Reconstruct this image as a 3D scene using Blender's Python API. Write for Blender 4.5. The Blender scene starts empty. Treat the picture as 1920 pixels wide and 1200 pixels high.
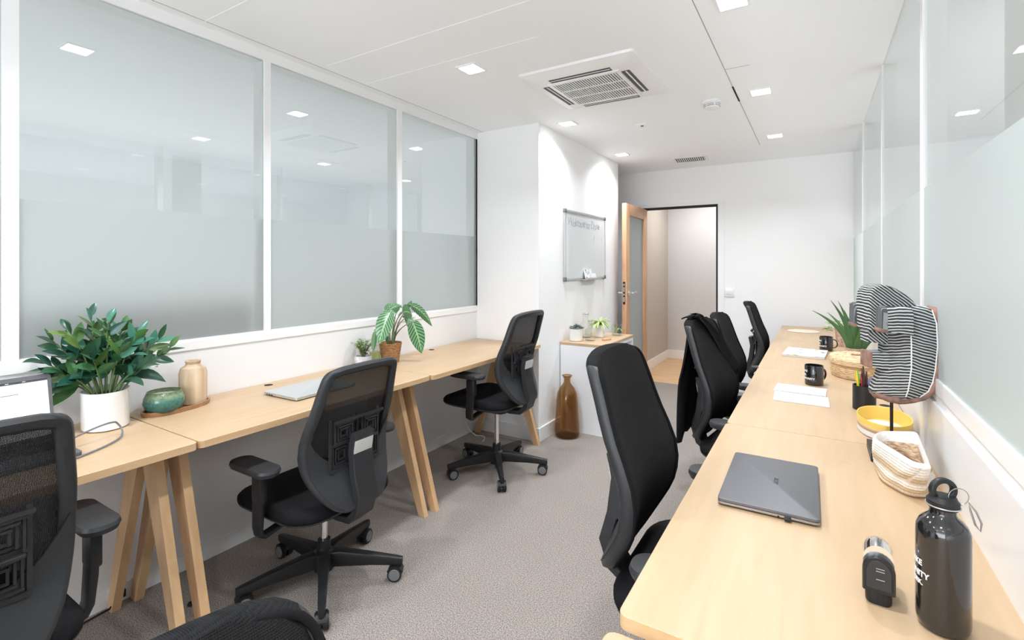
import bpy, bmesh, math, random
from mathutils import Vector, Matrix
PI = math.pi
R = math.radians
random.seed(7)
SC = bpy.context.scene
COL = SC.collection

# ------------------------------------------------------------------ camera, world, exposure
cam = bpy.data.cameras.new('camera')
cam.sensor_width = 36.0
cam.lens = 925.0 * 36.0 / 1920.0
cam.shift_y = -103.0 / 1920.0
cam.clip_start = 0.02
camo = bpy.data.objects.new('camera', cam)
camo.location = (0, 0, 1.33)
camo.rotation_euler = (R(90), 0, R(31.642))
COL.objects.link(camo)
SC.camera = camo
world = bpy.data.worlds.new('world')
SC.world = world
world.use_nodes = True
world.node_tree.nodes['Background'].inputs[0].default_value = (0.9, 0.95, 1, 1)
world.node_tree.nodes['Background'].inputs[1].default_value = 0.3
SC.view_settings.view_transform = 'Standard'
SC.view_settings.look = 'None'
SC.view_settings.gamma = 1.0
SC.view_settings.exposure = 0.17
SC.view_settings.use_curve_mapping = False
try:
    SC.cycles.use_denoising = True
    SC.cycles.max_bounces = 12
    SC.cycles.diffuse_bounces = 6
    SC.cycles.glossy_bounces = 5
    SC.cycles.transparent_max_bounces = 16
    SC.cycles.sample_clamp_indirect = 6.0
    SC.cycles.caustics_reflective = False
    SC.cycles.caustics_refractive = False
except Exception:
    pass


def area(name, loc, rot, sx, sy, power, color, spread=180):
    l = bpy.data.lights.new(name, 'AREA')
    l.shape = 'RECTANGLE'
    l.size = sx
    l.size_y = sy
    l.energy = power
    l.color = color
    l.spread = R(spread)
    o = bpy.data.objects.new(name, l)
    o.location = loc
    o.rotation_euler = rot
    COL.objects.link(o)
    return o


LAMP_W = 8.2
FILL_W = 58.0  # power of the added fill lamp behind the camera
LAMP_COL = (0.95, 0.98, 1.03)
# added fill lamp in front of a made-up window behind the camera
area('window_daylight', (-1.0, -2.10, 1.45), (R(112), 0, 0), 2.2, 1.5, FILL_W, (0.88, 0.94, 1.02))
# added uplights brighten the rooms beyond the glass; then the corridor ceiling light
area('neighbour_uplight_left', (-4.1, 1.6, 0.25), (R(180), 0, 0), 1.6, 5.0, 42, (0.93, 0.97, 1.0))
area('neighbour_uplight_right', (1.8, 1.6, 0.25), (R(180), 0, 0), 1.2, 6.0, 66, (0.93, 0.97, 1.0))
area('corridor_light', (-1.1, 6.5, 2.34), (0, 0, 0), 0.5, 0.5, 15, (1, 0.98, 0.96))


# ------------------------------------------------------------------ materials
def nt(name):
    m = bpy.data.materials.new(name)
    m.use_nodes = True
    n = m.node_tree.nodes
    return m, n, m.node_tree.links, n['Principled BSDF']


def mat(name, col, rough=0.5, metal=0.0, spec=0.5, coat=0.0, bump=None, sheen=0.0):
    m, n, L, p = nt(name)
    p.inputs['Base Color'].default_value = (*col, 1)
    p.inputs['Roughness'].default_value = rough
    p.inputs['Metallic'].default_value = metal
    p.inputs['Specular IOR Level'].default_value = spec
    p.inputs['Coat Weight'].default_value = coat
    if sheen:
        p.inputs['Sheen Weight'].default_value = sheen
    if bump:
        sc, st = bump
        tc = n.new('ShaderNodeTexCoord')
        nz = n.new('ShaderNodeTexNoise')
        nz.inputs['Scale'].default_value = sc
        nz.inputs['Detail'].default_value = 4
        bp = n.new('ShaderNodeBump')
        bp.inputs['Strength'].default_value = st
        bp.inputs['Distance'].default_value = 0.002
        L.new(tc.outputs['Object'], nz.inputs['Vector'])
        L.new(nz.outputs['Fac'], bp.inputs['Height'])
        L.new(bp.outputs['Normal'], p.inputs['Normal'])
    return m


def ramp(n, stops, mode='LINEAR'):
    r = n.new('ShaderNodeValToRGB')
    r.color_ramp.interpolation = mode
    e = r.color_ramp.elements
    while len(e) < len(stops):
        e.new(0.5)
    for i, (p, c) in enumerate(stops):
        e[i].position = p
        e[i].color = (*c, 1)
    return r


def noise_mat(name, c1, c2, scale, rough=0.6, stretch=(1, 1, 1), detail=4, lo=0.35, hi=0.65, bump=0.0, distort=0.0, coat=0.0):
    m, n, L, p = nt(name)
    tc = n.new('ShaderNodeTexCoord')
    mp = n.new('ShaderNodeMapping')
    mp.inputs['Scale'].default_value = stretch
    nz = n.new('ShaderNodeTexNoise')
    nz.inputs['Scale'].default_value = scale
    nz.inputs['Detail'].default_value = detail
    nz.inputs['Distortion'].default_value = distort
    r = ramp(n, [(lo, c1), (hi, c2)])
    L.new(tc.outputs['Object'], mp.inputs['Vector'])
    L.new(mp.outputs['Vector'], nz.inputs['Vector'])
    L.new(nz.outputs['Fac'], r.inputs['Fac'])
    L.new(r.outputs['Color'], p.inputs['Base Color'])
    p.inputs['Roughness'].default_value = rough
    p.inputs['Coat Weight'].default_value = coat
    if bump:
        bp = n.new('ShaderNodeBump')
        bp.inputs['Strength'].default_value = bump
        bp.inputs['Distance'].default_value = 0.003
        L.new(nz.outputs['Fac'], bp.inputs['Height'])
        L.new(bp.outputs['Normal'], p.inputs['Normal'])
    return m


def carpet_mat():
    m, n, L, p = nt('carpet')
    tc = n.new('ShaderNodeTexCoord')
    nz = n.new('ShaderNodeTexNoise')
    nz.inputs['Scale'].default_value = 230
    nz.inputs['Detail'].default_value = 3
    nz.inputs['Roughness'].default_value = 0.7
    r = ramp(n, [(0.35, (0.11, 0.098, 0.088)), (0.5, (0.315, 0.278, 0.25)), (0.65, (0.53, 0.47, 0.425))])
    n2 = n.new('ShaderNodeTexNoise')
    n2.inputs['Scale'].default_value = 2.2
    r2 = ramp(n, [(0.3, (0.93, 0.93, 0.93)), (0.7, (1, 1, 1))])
    mx = n.new('ShaderNodeMix')
    mx.data_type = 'RGBA'
    mx.blend_type = 'MULTIPLY'
    mx.inputs['Factor'].default_value = 1
    L.new(tc.outputs['Object'], nz.inputs['Vector'])
    L.new(tc.outputs['Object'], n2.inputs['Vector'])
    L.new(nz.outputs['Fac'], r.inputs['Fac'])
    L.new(n2.outputs['Fac'], r2.inputs['Fac'])
    L.new(r.outputs['Color'], mx.inputs['A'])
    L.new(r2.outputs['Color'], mx.inputs['B'])
    L.new(mx.outputs['Result'], p.inputs['Base Color'])
    p.inputs['Roughness'].default_value = 0.95
    p.inputs['Specular IOR Level'].default_value = 0.1
    bp = n.new('ShaderNodeBump')
    bp.inputs['Strength'].default_value = 0.8
    bp.inputs['Distance'].default_value = 0.004
    L.new(nz.outputs['Fac'], bp.inputs['Height'])
    L.new(bp.outputs['Normal'], p.inputs['Normal'])
    return m


def wood_mat(name, c1, c2, knot, along='Y', rough=0.42):
    m, n, L, p = nt(name)
    tc = n.new('ShaderNodeTexCoord')
    mp = n.new('ShaderNodeMapping')
    mp.inputs['Scale'].default_value = {'Y': (16, 1.3, 16), 'X': (1.3, 16, 16), 'Z': (16, 16, 1.3)}[along]
    nz = n.new('ShaderNodeTexNoise')
    nz.inputs['Scale'].default_value = 1.6
    nz.inputs['Detail'].default_value = 6
    nz.inputs['Distortion'].default_value = 0.4
    r = ramp(n, [(0.3, c1), (0.7, c2)])
    n2 = n.new('ShaderNodeTexNoise')
    n2.inputs['Scale'].default_value = 7.0
    n2.inputs['Detail'].default_value = 2
    m2 = n.new('ShaderNodeMapping')
    m2.inputs['Scale'].default_value = {'Y': (1.6, 1.0, 1.0), 'X': (1, 1.6, 1), 'Z': (1, 1, .6)}[along]
    r2 = ramp(n, [(0.68, (0, 0, 0)), (0.80, (1, 1, 1))])
    mx = n.new('ShaderNodeMix')
    mx.data_type = 'RGBA'
    L.new(tc.outputs['Object'], mp.inputs['Vector'])
    L.new(tc.outputs['Object'], m2.inputs['Vector'])
    L.new(mp.outputs['Vector'], nz.inputs['Vector'])
    L.new(m2.outputs['Vector'], n2.inputs['Vector'])
    L.new(nz.outputs['Fac'], r.inputs['Fac'])
    L.new(n2.outputs['Fac'], r2.inputs['Fac'])
    L.new(r2.outputs['Color'], mx.inputs['Factor'])
    L.new(r.outputs['Color'], mx.inputs['A'])
    mx.inputs['B'].default_value = (*knot, 1)
    L.new(mx.outputs['Result'], p.inputs['Base Color'])
    p.inputs['Roughness'].default_value = rough
    return m


def schlick(n, L, f0):
    g = n.new('ShaderNodeNewGeometry')
    dp = n.new('ShaderNodeVectorMath')
    dp.operation = 'DOT_PRODUCT'
    L.new(g.outputs['Incoming'], dp.inputs[0])
    L.new(g.outputs['Normal'], dp.inputs[1])

    def M(op, a, b=None):
        k = n.new('ShaderNodeMath')
        k.operation = op
        for i, v in enumerate((a, b)):
            if v is None:
                continue
            if isinstance(v, (int, float)):
                k.inputs[i].default_value = v
            else:
                L.new(v, k.inputs[i])
        return k.outputs[0]
    c = M('SUBTRACT', 1.0, M('ABSOLUTE', dp.outputs['Value']))
    return M('ADD', f0, M('MULTIPLY', M('POWER', c, 5.0), 1 - f0))


def glass_wall_mat(name, f0, tint):
    """architectural pane: fresnel mirror over clear tinted glass"""
    m, n, L, p = nt(name)
    n.remove(p)
    out = [x for x in n if x.type == 'OUTPUT_MATERIAL'][0]
    fr = schlick(n, L, f0)
    gl = n.new('ShaderNodeBsdfGlossy')
    gl.inputs['Roughness'].default_value = 0.015
    gl.inputs['Color'].default_value = (0.96, 0.98, 0.98, 1)
    tr = n.new('ShaderNodeBsdfTransparent')
    tr.inputs['Color'].default_value = (*tint, 1)
    mx = n.new('ShaderNodeMixShader')
    L.new(fr, mx.inputs['Fac'])
    L.new(tr.outputs['BSDF'], mx.inputs[1])
    L.new(gl.outputs['BSDF'], mx.inputs[2])
    L.new(mx.outputs['Shader'], out.inputs['Surface'])
    return m


def frost_mat(name, col, trans, rough=0.5):
    m, n, L, p = nt(name)
    out = [x for x in n if x.type == 'OUTPUT_MATERIAL'][0]
    p.inputs['Base Color'].default_value = (*col, 1)
    p.inputs['Roughness'].default_value = 0.35
    p.inputs['Specular IOR Level'].default_value = 0.3
    rf = n.new('ShaderNodeBsdfRefraction')
    rf.inputs['IOR'].default_value = 1.25
    rf.inputs['Roughness'].default_value = rough
    rf.inputs['Color'].default_value = (*[min(1, c * 1.1) for c in col], 1)
    mx = n.new('ShaderNodeMixShader')
    mx.inputs['Fac'].default_value = trans
    L.new(p.outputs['BSDF'], mx.inputs[1])
    L.new(rf.outputs['BSDF'], mx.inputs[2])
    L.new(mx.outputs['Shader'], out.inputs['Surface'])
    return m


def clear_glass_mat(name, col, rough=0.02, ior=1.45, thin=True):
    m, n, L, p = nt(name)
    n.remove(p)
    out = [x for x in n if x.type == 'OUTPUT_MATERIAL'][0]
    fr = schlick(n, L, 0.04)
    gl = n.new('ShaderNodeBsdfGlossy')
    gl.inputs['Roughness'].default_value = rough
    tr = n.new('ShaderNodeBsdfTransparent')
    tr.inputs['Color'].default_value = (*col, 1)
    mx = n.new('ShaderNodeMixShader')
    L.new(fr, mx.inputs['Fac'])
    L.new(tr.outputs['BSDF'], mx.inputs[1])
    L.new(gl.outputs['BSDF'], mx.inputs[2])
    L.new(mx.outputs['Shader'], out.inputs['Surface'])
    return m


def emit_mat(name, col, strength):
    m, n, L, p = nt(name)
    p.inputs['Base Color'].default_value = (*col, 1)
    p.inputs['Emission Color'].default_value = (*col, 1)
    p.inputs['Emission Strength'].default_value = strength
    return m


def weave_mat(name, col, pitch, hole, holes=True, hicol=None):
    """knitted mesh: little holes on a staggered grid in the y-z plane of the back"""
    m, n, L, p = nt(name)
    out = [x for x in n if x.type == 'OUTPUT_MATERIAL'][0]
    tc = n.new('ShaderNodeTexCoord')
    sp = n.new('ShaderNodeSeparateXYZ')
    L.new(tc.outputs['Object'], sp.inputs['Vector'])

    def M(op, a, b=None):
        k = n.new('ShaderNodeMath')
        k.operation = op
        for i, v in enumerate((a, b)):
            if v is None:
                continue
            if isinstance(v, (int, float)):
                k.inputs[i].default_value = v
            else:
                L.new(v, k.inputs[i])
        return k.outputs[0]
    f = 2 * PI / pitch
    s1 = M('SINE', M('MULTIPLY', M('ADD', sp.outputs['Y'], sp.outputs['Z']), f))
    s2 = M('SINE', M('MULTIPLY', M('SUBTRACT', sp.outputs['Y'], sp.outputs['Z']), f))
    pr = M('MULTIPLY', s1, s2)
    fac = M('GREATER_THAN', pr, hole)
    p.inputs['Base Color'].default_value = (*col, 1)
    p.inputs['Roughness'].default_value = 0.9
    p.inputs['Specular IOR Level'].default_value = 0.12
    bp = n.new('ShaderNodeBump')
    bp.inputs['Strength'].default_value = 0.6
    bp.inputs['Distance'].default_value = 0.0015
    bp.invert = True
    L.new(pr, bp.inputs['Height'])
    L.new(bp.outputs['Normal'], p.inputs['Normal'])
    if hicol:
        r = ramp(n, [(0.35, hicol), (0.8, col)])
        L.new(pr, r.inputs['Fac'])
        L.new(r.outputs['Color'], p.inputs['Base Color'])
    if holes:
        tr = n.new('ShaderNodeBsdfTransparent')
        mx = n.new('ShaderNodeMixShader')
        L.new(fac, mx.inputs['Fac'])
        L.new(p.outputs['BSDF'], mx.inputs[1])
        L.new(tr.outputs['BSDF'], mx.inputs[2])
        L.new(mx.outputs['Shader'], out.inputs['Surface'])
    return m


def band_mat(name, stops, z0, z1, rough=0.7, bump_scale=None, speckle=0.0, axis='Z'):
    m, n, L, p = nt(name)
    tc = n.new('ShaderNodeTexCoord')
    sp = n.new('ShaderNodeSeparateXYZ')
    L.new(tc.outputs['Object'], sp.inputs['Vector'])
    mr = n.new('ShaderNodeMapRange')
    mr.inputs['From Min'].default_value = z0
    mr.inputs['From Max'].default_value = z1
    L.new(sp.outputs[axis], mr.inputs['Value'])
    r = ramp(n, stops)
    L.new(mr.outputs['Result'], r.inputs['Fac'])
    src = r.outputs['Color']
    nz = n.new('ShaderNodeTexNoise')
    nz.inputs['Scale'].default_value = bump_scale or 60
    L.new(tc.outputs['Object'], nz.inputs['Vector'])
    if speckle:
        mx = n.new('ShaderNodeMix')
        mx.data_type = 'RGBA'
        mx.blend_type = 'MULTIPLY'
        mx.inputs['Factor'].default_value = speckle
        L.new(src, mx.inputs['A'])
        rr = ramp(n, [(0.35, (0.35, 0.3, 0.25)), (0.6, (1, 1, 1))])
        L.new(nz.outputs['Fac'], rr.inputs['Fac'])
        L.new(rr.outputs['Color'], mx.inputs['B'])
        src = mx.outputs['Result']
    L.new(src, p.inputs['Base Color'])
    p.inputs['Roughness'].default_value = rough
    if bump_scale:
        bp = n.new('ShaderNodeBump')
        bp.inputs['Strength'].default_value = 0.5
        bp.inputs['Distance'].default_value = 0.002
        L.new(nz.outputs['Fac'], bp.inputs['Height'])
        L.new(bp.outputs['Normal'], p.inputs['Normal'])
    return m


def stripe_mat(name, x0, slope, period, c1, c2, axis='Z', axis2='X'):
    m, n, L, p = nt(name)
    tc = n.new('ShaderNodeTexCoord')
    sp = n.new('ShaderNodeSeparateXYZ')
    L.new(tc.outputs['Object'], sp.inputs['Vector'])

    def M(op, a, b=None):
        k = n.new('ShaderNodeMath')
        k.operation = op
        for i, v in enumerate((a, b)):
            if v is None:
                continue
            if isinstance(v, (int, float)):
                k.inputs[i].default_value = v
            else:
                L.new(v, k.inputs[i])
        return k.outputs[0]
    nz = n.new('ShaderNodeTexNoise')
    nz.inputs['Scale'].default_value = 18
    L.new(tc.outputs['Object'], nz.inputs['Vector'])
    ax = M('ABSOLUTE', M('SUBTRACT', sp.outputs[axis2], x0))
    v = M('ADD', M('ADD', sp.outputs[axis], M('MULTIPLY', ax, slope)), M('MULTIPLY', nz.outputs['Fac'], 0.012))
    s = M('SINE', M('MULTIPLY', v, 2 * PI / period))
    n2 = n.new('ShaderNodeTexNoise')
    n2.inputs['Scale'].default_value = 90
    L.new(tc.outputs['Object'], n2.inputs['Vector'])
    s = M('ADD', s, M('MULTIPLY', n2.outputs['Fac'], 0.5))
    r = ramp(n, [(0.25, c1), (0.62, c2)])
    L.new(s, r.inputs['Fac'])
    L.new(r.outputs['Color'], p.inputs['Base Color'])
    p.inputs['Roughness'].default_value = 0.8
    bp = n.new('ShaderNodeBump')
    bp.inputs['Strength'].default_value = 0.7
    bp.inputs['Distance'].default_value = 0.003
    L.new(s, bp.inputs['Height'])
    L.new(bp.outputs['Normal'], p.inputs['Normal'])
    return m


def leaf_mat(name, cols, rough=0.4):
    m, n, L, p = nt(name)
    g = n.new('ShaderNodeNewGeometry')
    r = ramp(n, [(i / max(1, len(cols) - 1), c) for i, c in enumerate(cols)])
    L.new(g.outputs['Random Per Island'], r.inputs['Fac'])
    L.new(r.outputs['Color'], p.inputs['Base Color'])
    p.inputs['Roughness'].default_value = rough
    return m


M_ = {}
M_['wall'] = mat('white_paint', (0.92, 0.92, 0.925), 0.7, bump=(120, 0.05))
M_['ceil'] = mat('ceiling_paint', (0.94, 0.955, 0.975), 0.85)
M_['panel'] = mat('white_laminate', (0.83, 0.835, 0.845), 0.32)
M_['frame'] = mat('white_metal_frame', (0.88, 0.88, 0.88), 0.3)
M_['seam_w'] = mat('ceiling_joint_light', (0.97, 0.97, 0.97), 0.5)
M_['seam_d'] = mat('ceiling_joint_dark', (0.35, 0.34, 0.33), 0.8)
M_['gap'] = mat('black_gap', (0.02, 0.02, 0.02), 0.9)
M_['carpet'] = carpet_mat()
M_['desk'] = wood_mat('birch_desktop', (0.485, 0.338, 0.198), (0.555, 0.397, 0.247), (0.46, 0.315, 0.185), 'Y')
M_['desk_edge'] = wood_mat('birch_ply_edge', (0.56, 0.36, 0.19), (0.68, 0.46, 0.26), (0.5, 0.3, 0.15), 'Y', 0.5)
M_['legwood'] = wood_mat('oak_leg', (0.60, 0.37, 0.19), (0.72, 0.47, 0.26), (0.5, 0.3, 0.14), 'Z', 0.45)
M_['doorwood'] = wood_mat('door_oak', (0.56, 0.30, 0.16), (0.68, 0.41, 0.24), (0.44, 0.22, 0.11), 'Z', 0.45)
M_['hallfloor'] = wood_mat('corridor_parquet', (0.60, 0.37, 0.19), (0.76, 0.51, 0.29), (0.5, 0.3, 0.15), 'X', 0.4)
M_['beige'] = mat('beige_paint', (0.52, 0.47, 0.42), 0.8)
M_['hallwall'] = mat('grey_paint', (0.66, 0.66, 0.67), 0.8)
M_['glassL'] = glass_wall_mat('partition_glass', 0.12, (0.93, 0.955, 0.945))
M_['glassR'] = glass_wall_mat('partition_glass_right', 0.05, (0.95, 0.965, 0.96))
M_['frostL'] = frost_mat('frosted_film', (0.66, 0.70, 0.69), 0.6, 0.75)
M_['frostR'] = frost_mat('frosted_film_pale', (0.78, 0.87, 0.85), 0.30, 0.5)
M_['lamp'] = emit_mat('lamp_diffuser', (1, 0.98, 0.95), 14)
M_['winlight'] = emit_mat('daylit_window', (0.93, 0.97, 1.0), 1.5)  # glow of the made-up window behind the camera
M_['black'] = mat('black_plastic', (0.013, 0.013, 0.014), 0.42, spec=.4)
M_['black2'] = mat('black_satin_plastic', (0.026, 0.027, 0.029), 0.45, spec=.45)
M_['chrome'] = mat('chrome', (0.8, 0.8, 0.8), 0.12, 1.0)
M_['alu'] = mat('aluminium', (0.62, 0.63, 0.65), 0.35, 0.9)
M_['grey'] = mat('grey_rubber', (0.16, 0.165, 0.17), 0.6)
M_['seatfab'] = mat('black_fabric', (0.009, 0.009, 0.010), 0.95, spec=.15, bump=(500, 0.5))
M_['mesh'] = weave_mat('black_mesh', (0.009, 0.009, 0.010), 0.0048, 0.84, True, (0.026, 0.026, 0.028))
M_['solidmesh'] = weave_mat('black_knit', (0.006, 0.006, 0.007), 0.0048, 0.9, False, (0.017, 0.017, 0.018))
M_['label'] = mat('silver_label', (0.66, 0.66, 0.64), 0.3, 0.3)
M_['potwhite'] = mat('glazed_white', (0.82, 0.82, 0.81), 0.12, coat=0.5)
M_['soil'] = noise_mat('soil', (0.02, 0.015, 0.01), (0.08, 0.055, 0.035), 90, 0.95, bump=1.0)
M_['stem'] = mat('green_stem', (0.10, 0.17, 0.05), 0.5)
M_['leafA'] = leaf_mat('laurel_leaf', [(0.012, 0.055, 0.042), (0.035, 0.11, 0.03), (0.018, 0.085, 0.062), (0.065, 0.16, 0.03), (0.05, 0.22, 0.14), (0.02, 0.07, 0.05), (0.16, 0.26, 0.05)], 0.3)
M_['leafB'] = leaf_mat('thyme_leaf', [(0.13, 0.22, 0.12), (0.32, 0.42, 0.2), (0.45, 0.55, 0.25), (0.2, 0.3, 0.16)], 0.5)
M_['leafC'] = leaf_mat('spider_leaf', [(0.25, 0.42, 0.07), (0.45, 0.6, 0.18), (0.62, 0.72, 0.35)], 0.4)
M_['aloe'] = leaf_mat('aloe_leaf', [(0.035, 0.10, 0.03), (0.05, 0.14, 0.045), (0.07, 0.16, 0.05)], 0.4)
M_['succ'] = leaf_mat('grey_succulent_leaf', [(0.22, 0.27, 0.27), (0.40, 0.44, 0.44), (0.10, 0.14, 0.14)], 0.5)
M_['teal'] = band_mat('teal_glaze', [(0, (0.03, 0.13, 0.135)), (0.55, (0.06, 0.2, 0.17)), (0.8, (0.22, 0.33, 0.2)), (1, (0.12, 0.13, 0.06))], 0, 0.085, 0.08, 90, 0.45)
M_['cream'] = mat('cream_wax', (0.85, 0.83, 0.76), 0.4)
M_['vasewood'] = wood_mat('mango_wood', (0.44, 0.29, 0.17), (0.72, 0.57, 0.41), (0.46, 0.43, 0.36), 'Z', 0.5)
M_['darkwood'] = wood_mat('walnut_tray', (0.24, 0.12, 0.055), (0.42, 0.23, 0.11), (0.2, 0.1, 0.05), 'Y', 0.4)
M_['wicker'] = noise_mat('seagrass', (0.20, 0.085, 0.03), (0.48, 0.26, 0.11), 60, 0.8, (1, 1, 6), 3, bump=1.0)
M_['jute'] = noise_mat('straw_coil', (0.42, 0.26, 0.12), (0.80, 0.61, 0.38), 40, 0.85, (1, 1, 7), 4, 0.3, 0.6, bump=1.0)
M_['amber'] = clear_glass_mat('amber_glass', (0.80, 0.68, 0.52), 0.03)
M_['clear'] = clear_glass_mat('clear_glass', (0.965, 0.975, 0.975), 0.02)
M_['silver'] = mat('silver_laptop', (0.66, 0.68, 0.70), 0.4, 0.75)
M_['spacegrey'] = mat('space_grey_metal', (0.15, 0.15, 0.16), 0.55, 0.5)
M_['sgedge'] = mat('space_grey_edge', (0.40, 0.38, 0.40), 0.3, 0.8)
M_['screen'] = emit_mat('lit_screen', (0.55, 0.56, 0.57), 0.8)
M_['menubar'] = emit_mat('menu_bar', (0.05, 0.05, 0.06), 0.1)
M_['shadepix'] = emit_mat('screen_pale_panel', (0.80, 0.82, 0.86), 0.6)
M_['bottle'] = mat('black_enamel', (0.013, 0.012, 0.012), 0.12, coat=0.6)
M_['white'] = mat('white_print', (0.85, 0.85, 0.85), 0.5)
M_['paper'] = mat('paper', (0.72, 0.72, 0.725), 0.6)
M_['ink'] = mat('printed_ink', (0.05, 0.05, 0.08), 0.6)
M_['marker'] = mat('faded_marker', (0.36, 0.38, 0.43), 0.5)
M_['board'] = mat('whiteboard_enamel', (0.70, 0.73, 0.735), 0.1, coat=0.3)
M_['yellowg'] = band_mat('yellow_bowl', [(0, (0.76, 0.76, 0.79)), (0.36, (0.74, 0.73, 0.74)), (0.40, (0.36, 0.24, 0.15)), (0.52, (0.42, 0.29, 0.16)), (0.60, (0.72, 0.52, 0.25)), (0.85, (0.80, 0.53, 0.10)), (1, (0.82, 0.55, 0.10))], 0, 0.055, 0.35, 400, 0.0)
M_['yellow'] = mat('yellow_inside', (0.82, 0.57, 0.13), 0.4)
M_['rope'] = band_mat('rope_bands', [(0, (0.74, 0.62, 0.47)), (0.10, (0.74, 0.62, 0.47)), (0.13, (0.62, 0.47, 0.31)), (0.24, (0.60, 0.45, 0.29)), (0.27, (0.82, 0.77, 0.68)), (0.40, (0.84, 0.80, 0.72)), (0.43, (0.60, 0.45, 0.29)), (0.56, (0.60, 0.45, 0.29)), (0.60, (0.74, 0.62, 0.48)), (0.70, (0.84, 0.81, 0.75)), (1, (0.86, 0.84, 0.80))], 0, 0.10, 0.9, 260, 0.25)
M_['ropein'] = noise_mat('rope_inside', (0.36, 0.22, 0.12), (0.72, 0.55, 0.38), 70, 0.9, (1, 1, 3), 3, bump=1.0)
M_['mask1'] = stripe_mat('carved_stripes', 0.014, 0.30, 0.0088, (0.035, 0.04, 0.042), (0.62, 0.64, 0.63))
M_['mask2'] = stripe_mat('carved_stripes_fan', -0.30, 0.85, 0.0098, (0.035, 0.04, 0.042), (0.62, 0.64, 0.63))
M_['mask3'] = stripe_mat('carved_stripes_eye', 0.0, 0.06, 0.0088, (0.035, 0.04, 0.042), (0.62, 0.64, 0.63))
M_['mask4'] = stripe_mat('carved_stripes_upright', 0.0, 0.06, 0.0080, (0.07, 0.075, 0.08), (0.27, 0.28, 0.285), 'Y', 'Z')
M_['maskrim'] = noise_mat('worn_clay_rim', (0.075, 0.06, 0.055), (0.42, 0.23, 0.17), 22, 0.8, detail=6, bump=0.6)
M_['maskdark'] = noise_mat('dark_slate_wood', (0.05, 0.055, 0.06), (0.16, 0.17, 0.175), 50, 0.85, bump=0.5)
M_['rod'] = mat('bronze_rod', (0.035, 0.025, 0.022), 0.4, 0.6)
M_['orangewood'] = mat('beech_block', (0.66, 0.36, 0.19), 0.5)
M_['hole'] = mat('dark_slot', (0.012, 0.012, 0.012), 0.8)
M_['pinkpot'] = noise_mat('pink_textured_pot', (0.42, 0.27, 0.21), (0.66, 0.50, 0.42), 60, 0.8, bump=0.8)
M_['grille'] = mat('ac_dark_slot', (0.09, 0.09, 0.093), 0.7)
M_['magcov'] = noise_mat('magazine_print', (0.12, 0.13, 0.16), (0.86, 0.86, 0.88), 28, 0.3, (1, 1.7, 1), 2, 0.36, 0.46)
M_['plaid'] = noise_mat('marbled_pot', (0.50, 0.50, 0.52), (0.80, 0.80, 0.82), 30, 0.3)
M_['greenglass'] = clear_glass_mat('greenish_glass', (0.86, 0.90, 0.72), 0.02)
M_['cloth'] = mat('black_jacket_cloth', (0.008, 0.008, 0.009), 0.95, spec=.15, bump=(220, 0.4))
PENS = [mat('pen_%s' % k, c, 0.3) for k, c in (('yellow', (0.85, 0.62, 0.03)), ('green', (0.12, 0.55, 0.12)), ('red', (0.6, 0.06, 0.05)), ('plum', (0.06, 0.015, 0.02)), ('blue', (0.20, 0.21, 0.42)))]


# leaf with pale veins (object/uv free: built from uv written on the leaf mesh)
def vein_mat():
    m, n, L, p = nt('veined_leaf')
    uv = n.new('ShaderNodeUVMap')
    uv.uv_map = 'leaf'
    sp = n.new('ShaderNodeSeparateXYZ')
    L.new(uv.outputs['UV'], sp.inputs['Vector'])

    def M(op, a, b=None):
        k = n.new('ShaderNodeMath')
        k.operation = op
        for i, v in enumerate((a, b)):
            if v is None:
                continue
            if isinstance(v, (int, float)):
                k.inputs[i].default_value = v
            else:
                L.new(v, k.inputs[i])
        return k.outputs[0]
    ax = M('ABSOLUTE', M('SUBTRACT', sp.outputs['X'], 0.5))
    mid = M('LESS_THAN', ax, 0.045)
    v = M('SUBTRACT', sp.outputs['Y'], M('MULTIPLY', ax, 0.45))
    s = M('GREATER_THAN', M('SINE', M('MULTIPLY', v, 2 * PI * 9)), 0.62)
    f = M('MAXIMUM', mid, M('MULTIPLY', s, 0.85))
    mx = n.new('ShaderNodeMix')
    mx.data_type = 'RGBA'
    L.new(f, mx.inputs['Factor'])
    mx.inputs['A'].default_value = (0.035, 0.14, 0.05, 1)
    mx.inputs['B'].default_value = (0.30, 0.47, 0.26, 1)
    L.new(mx.outputs['Result'], p.inputs['Base Color'])
    p.inputs['Roughness'].default_value = 0.35
    return m


M_['vein'] = vein_mat()


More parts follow.
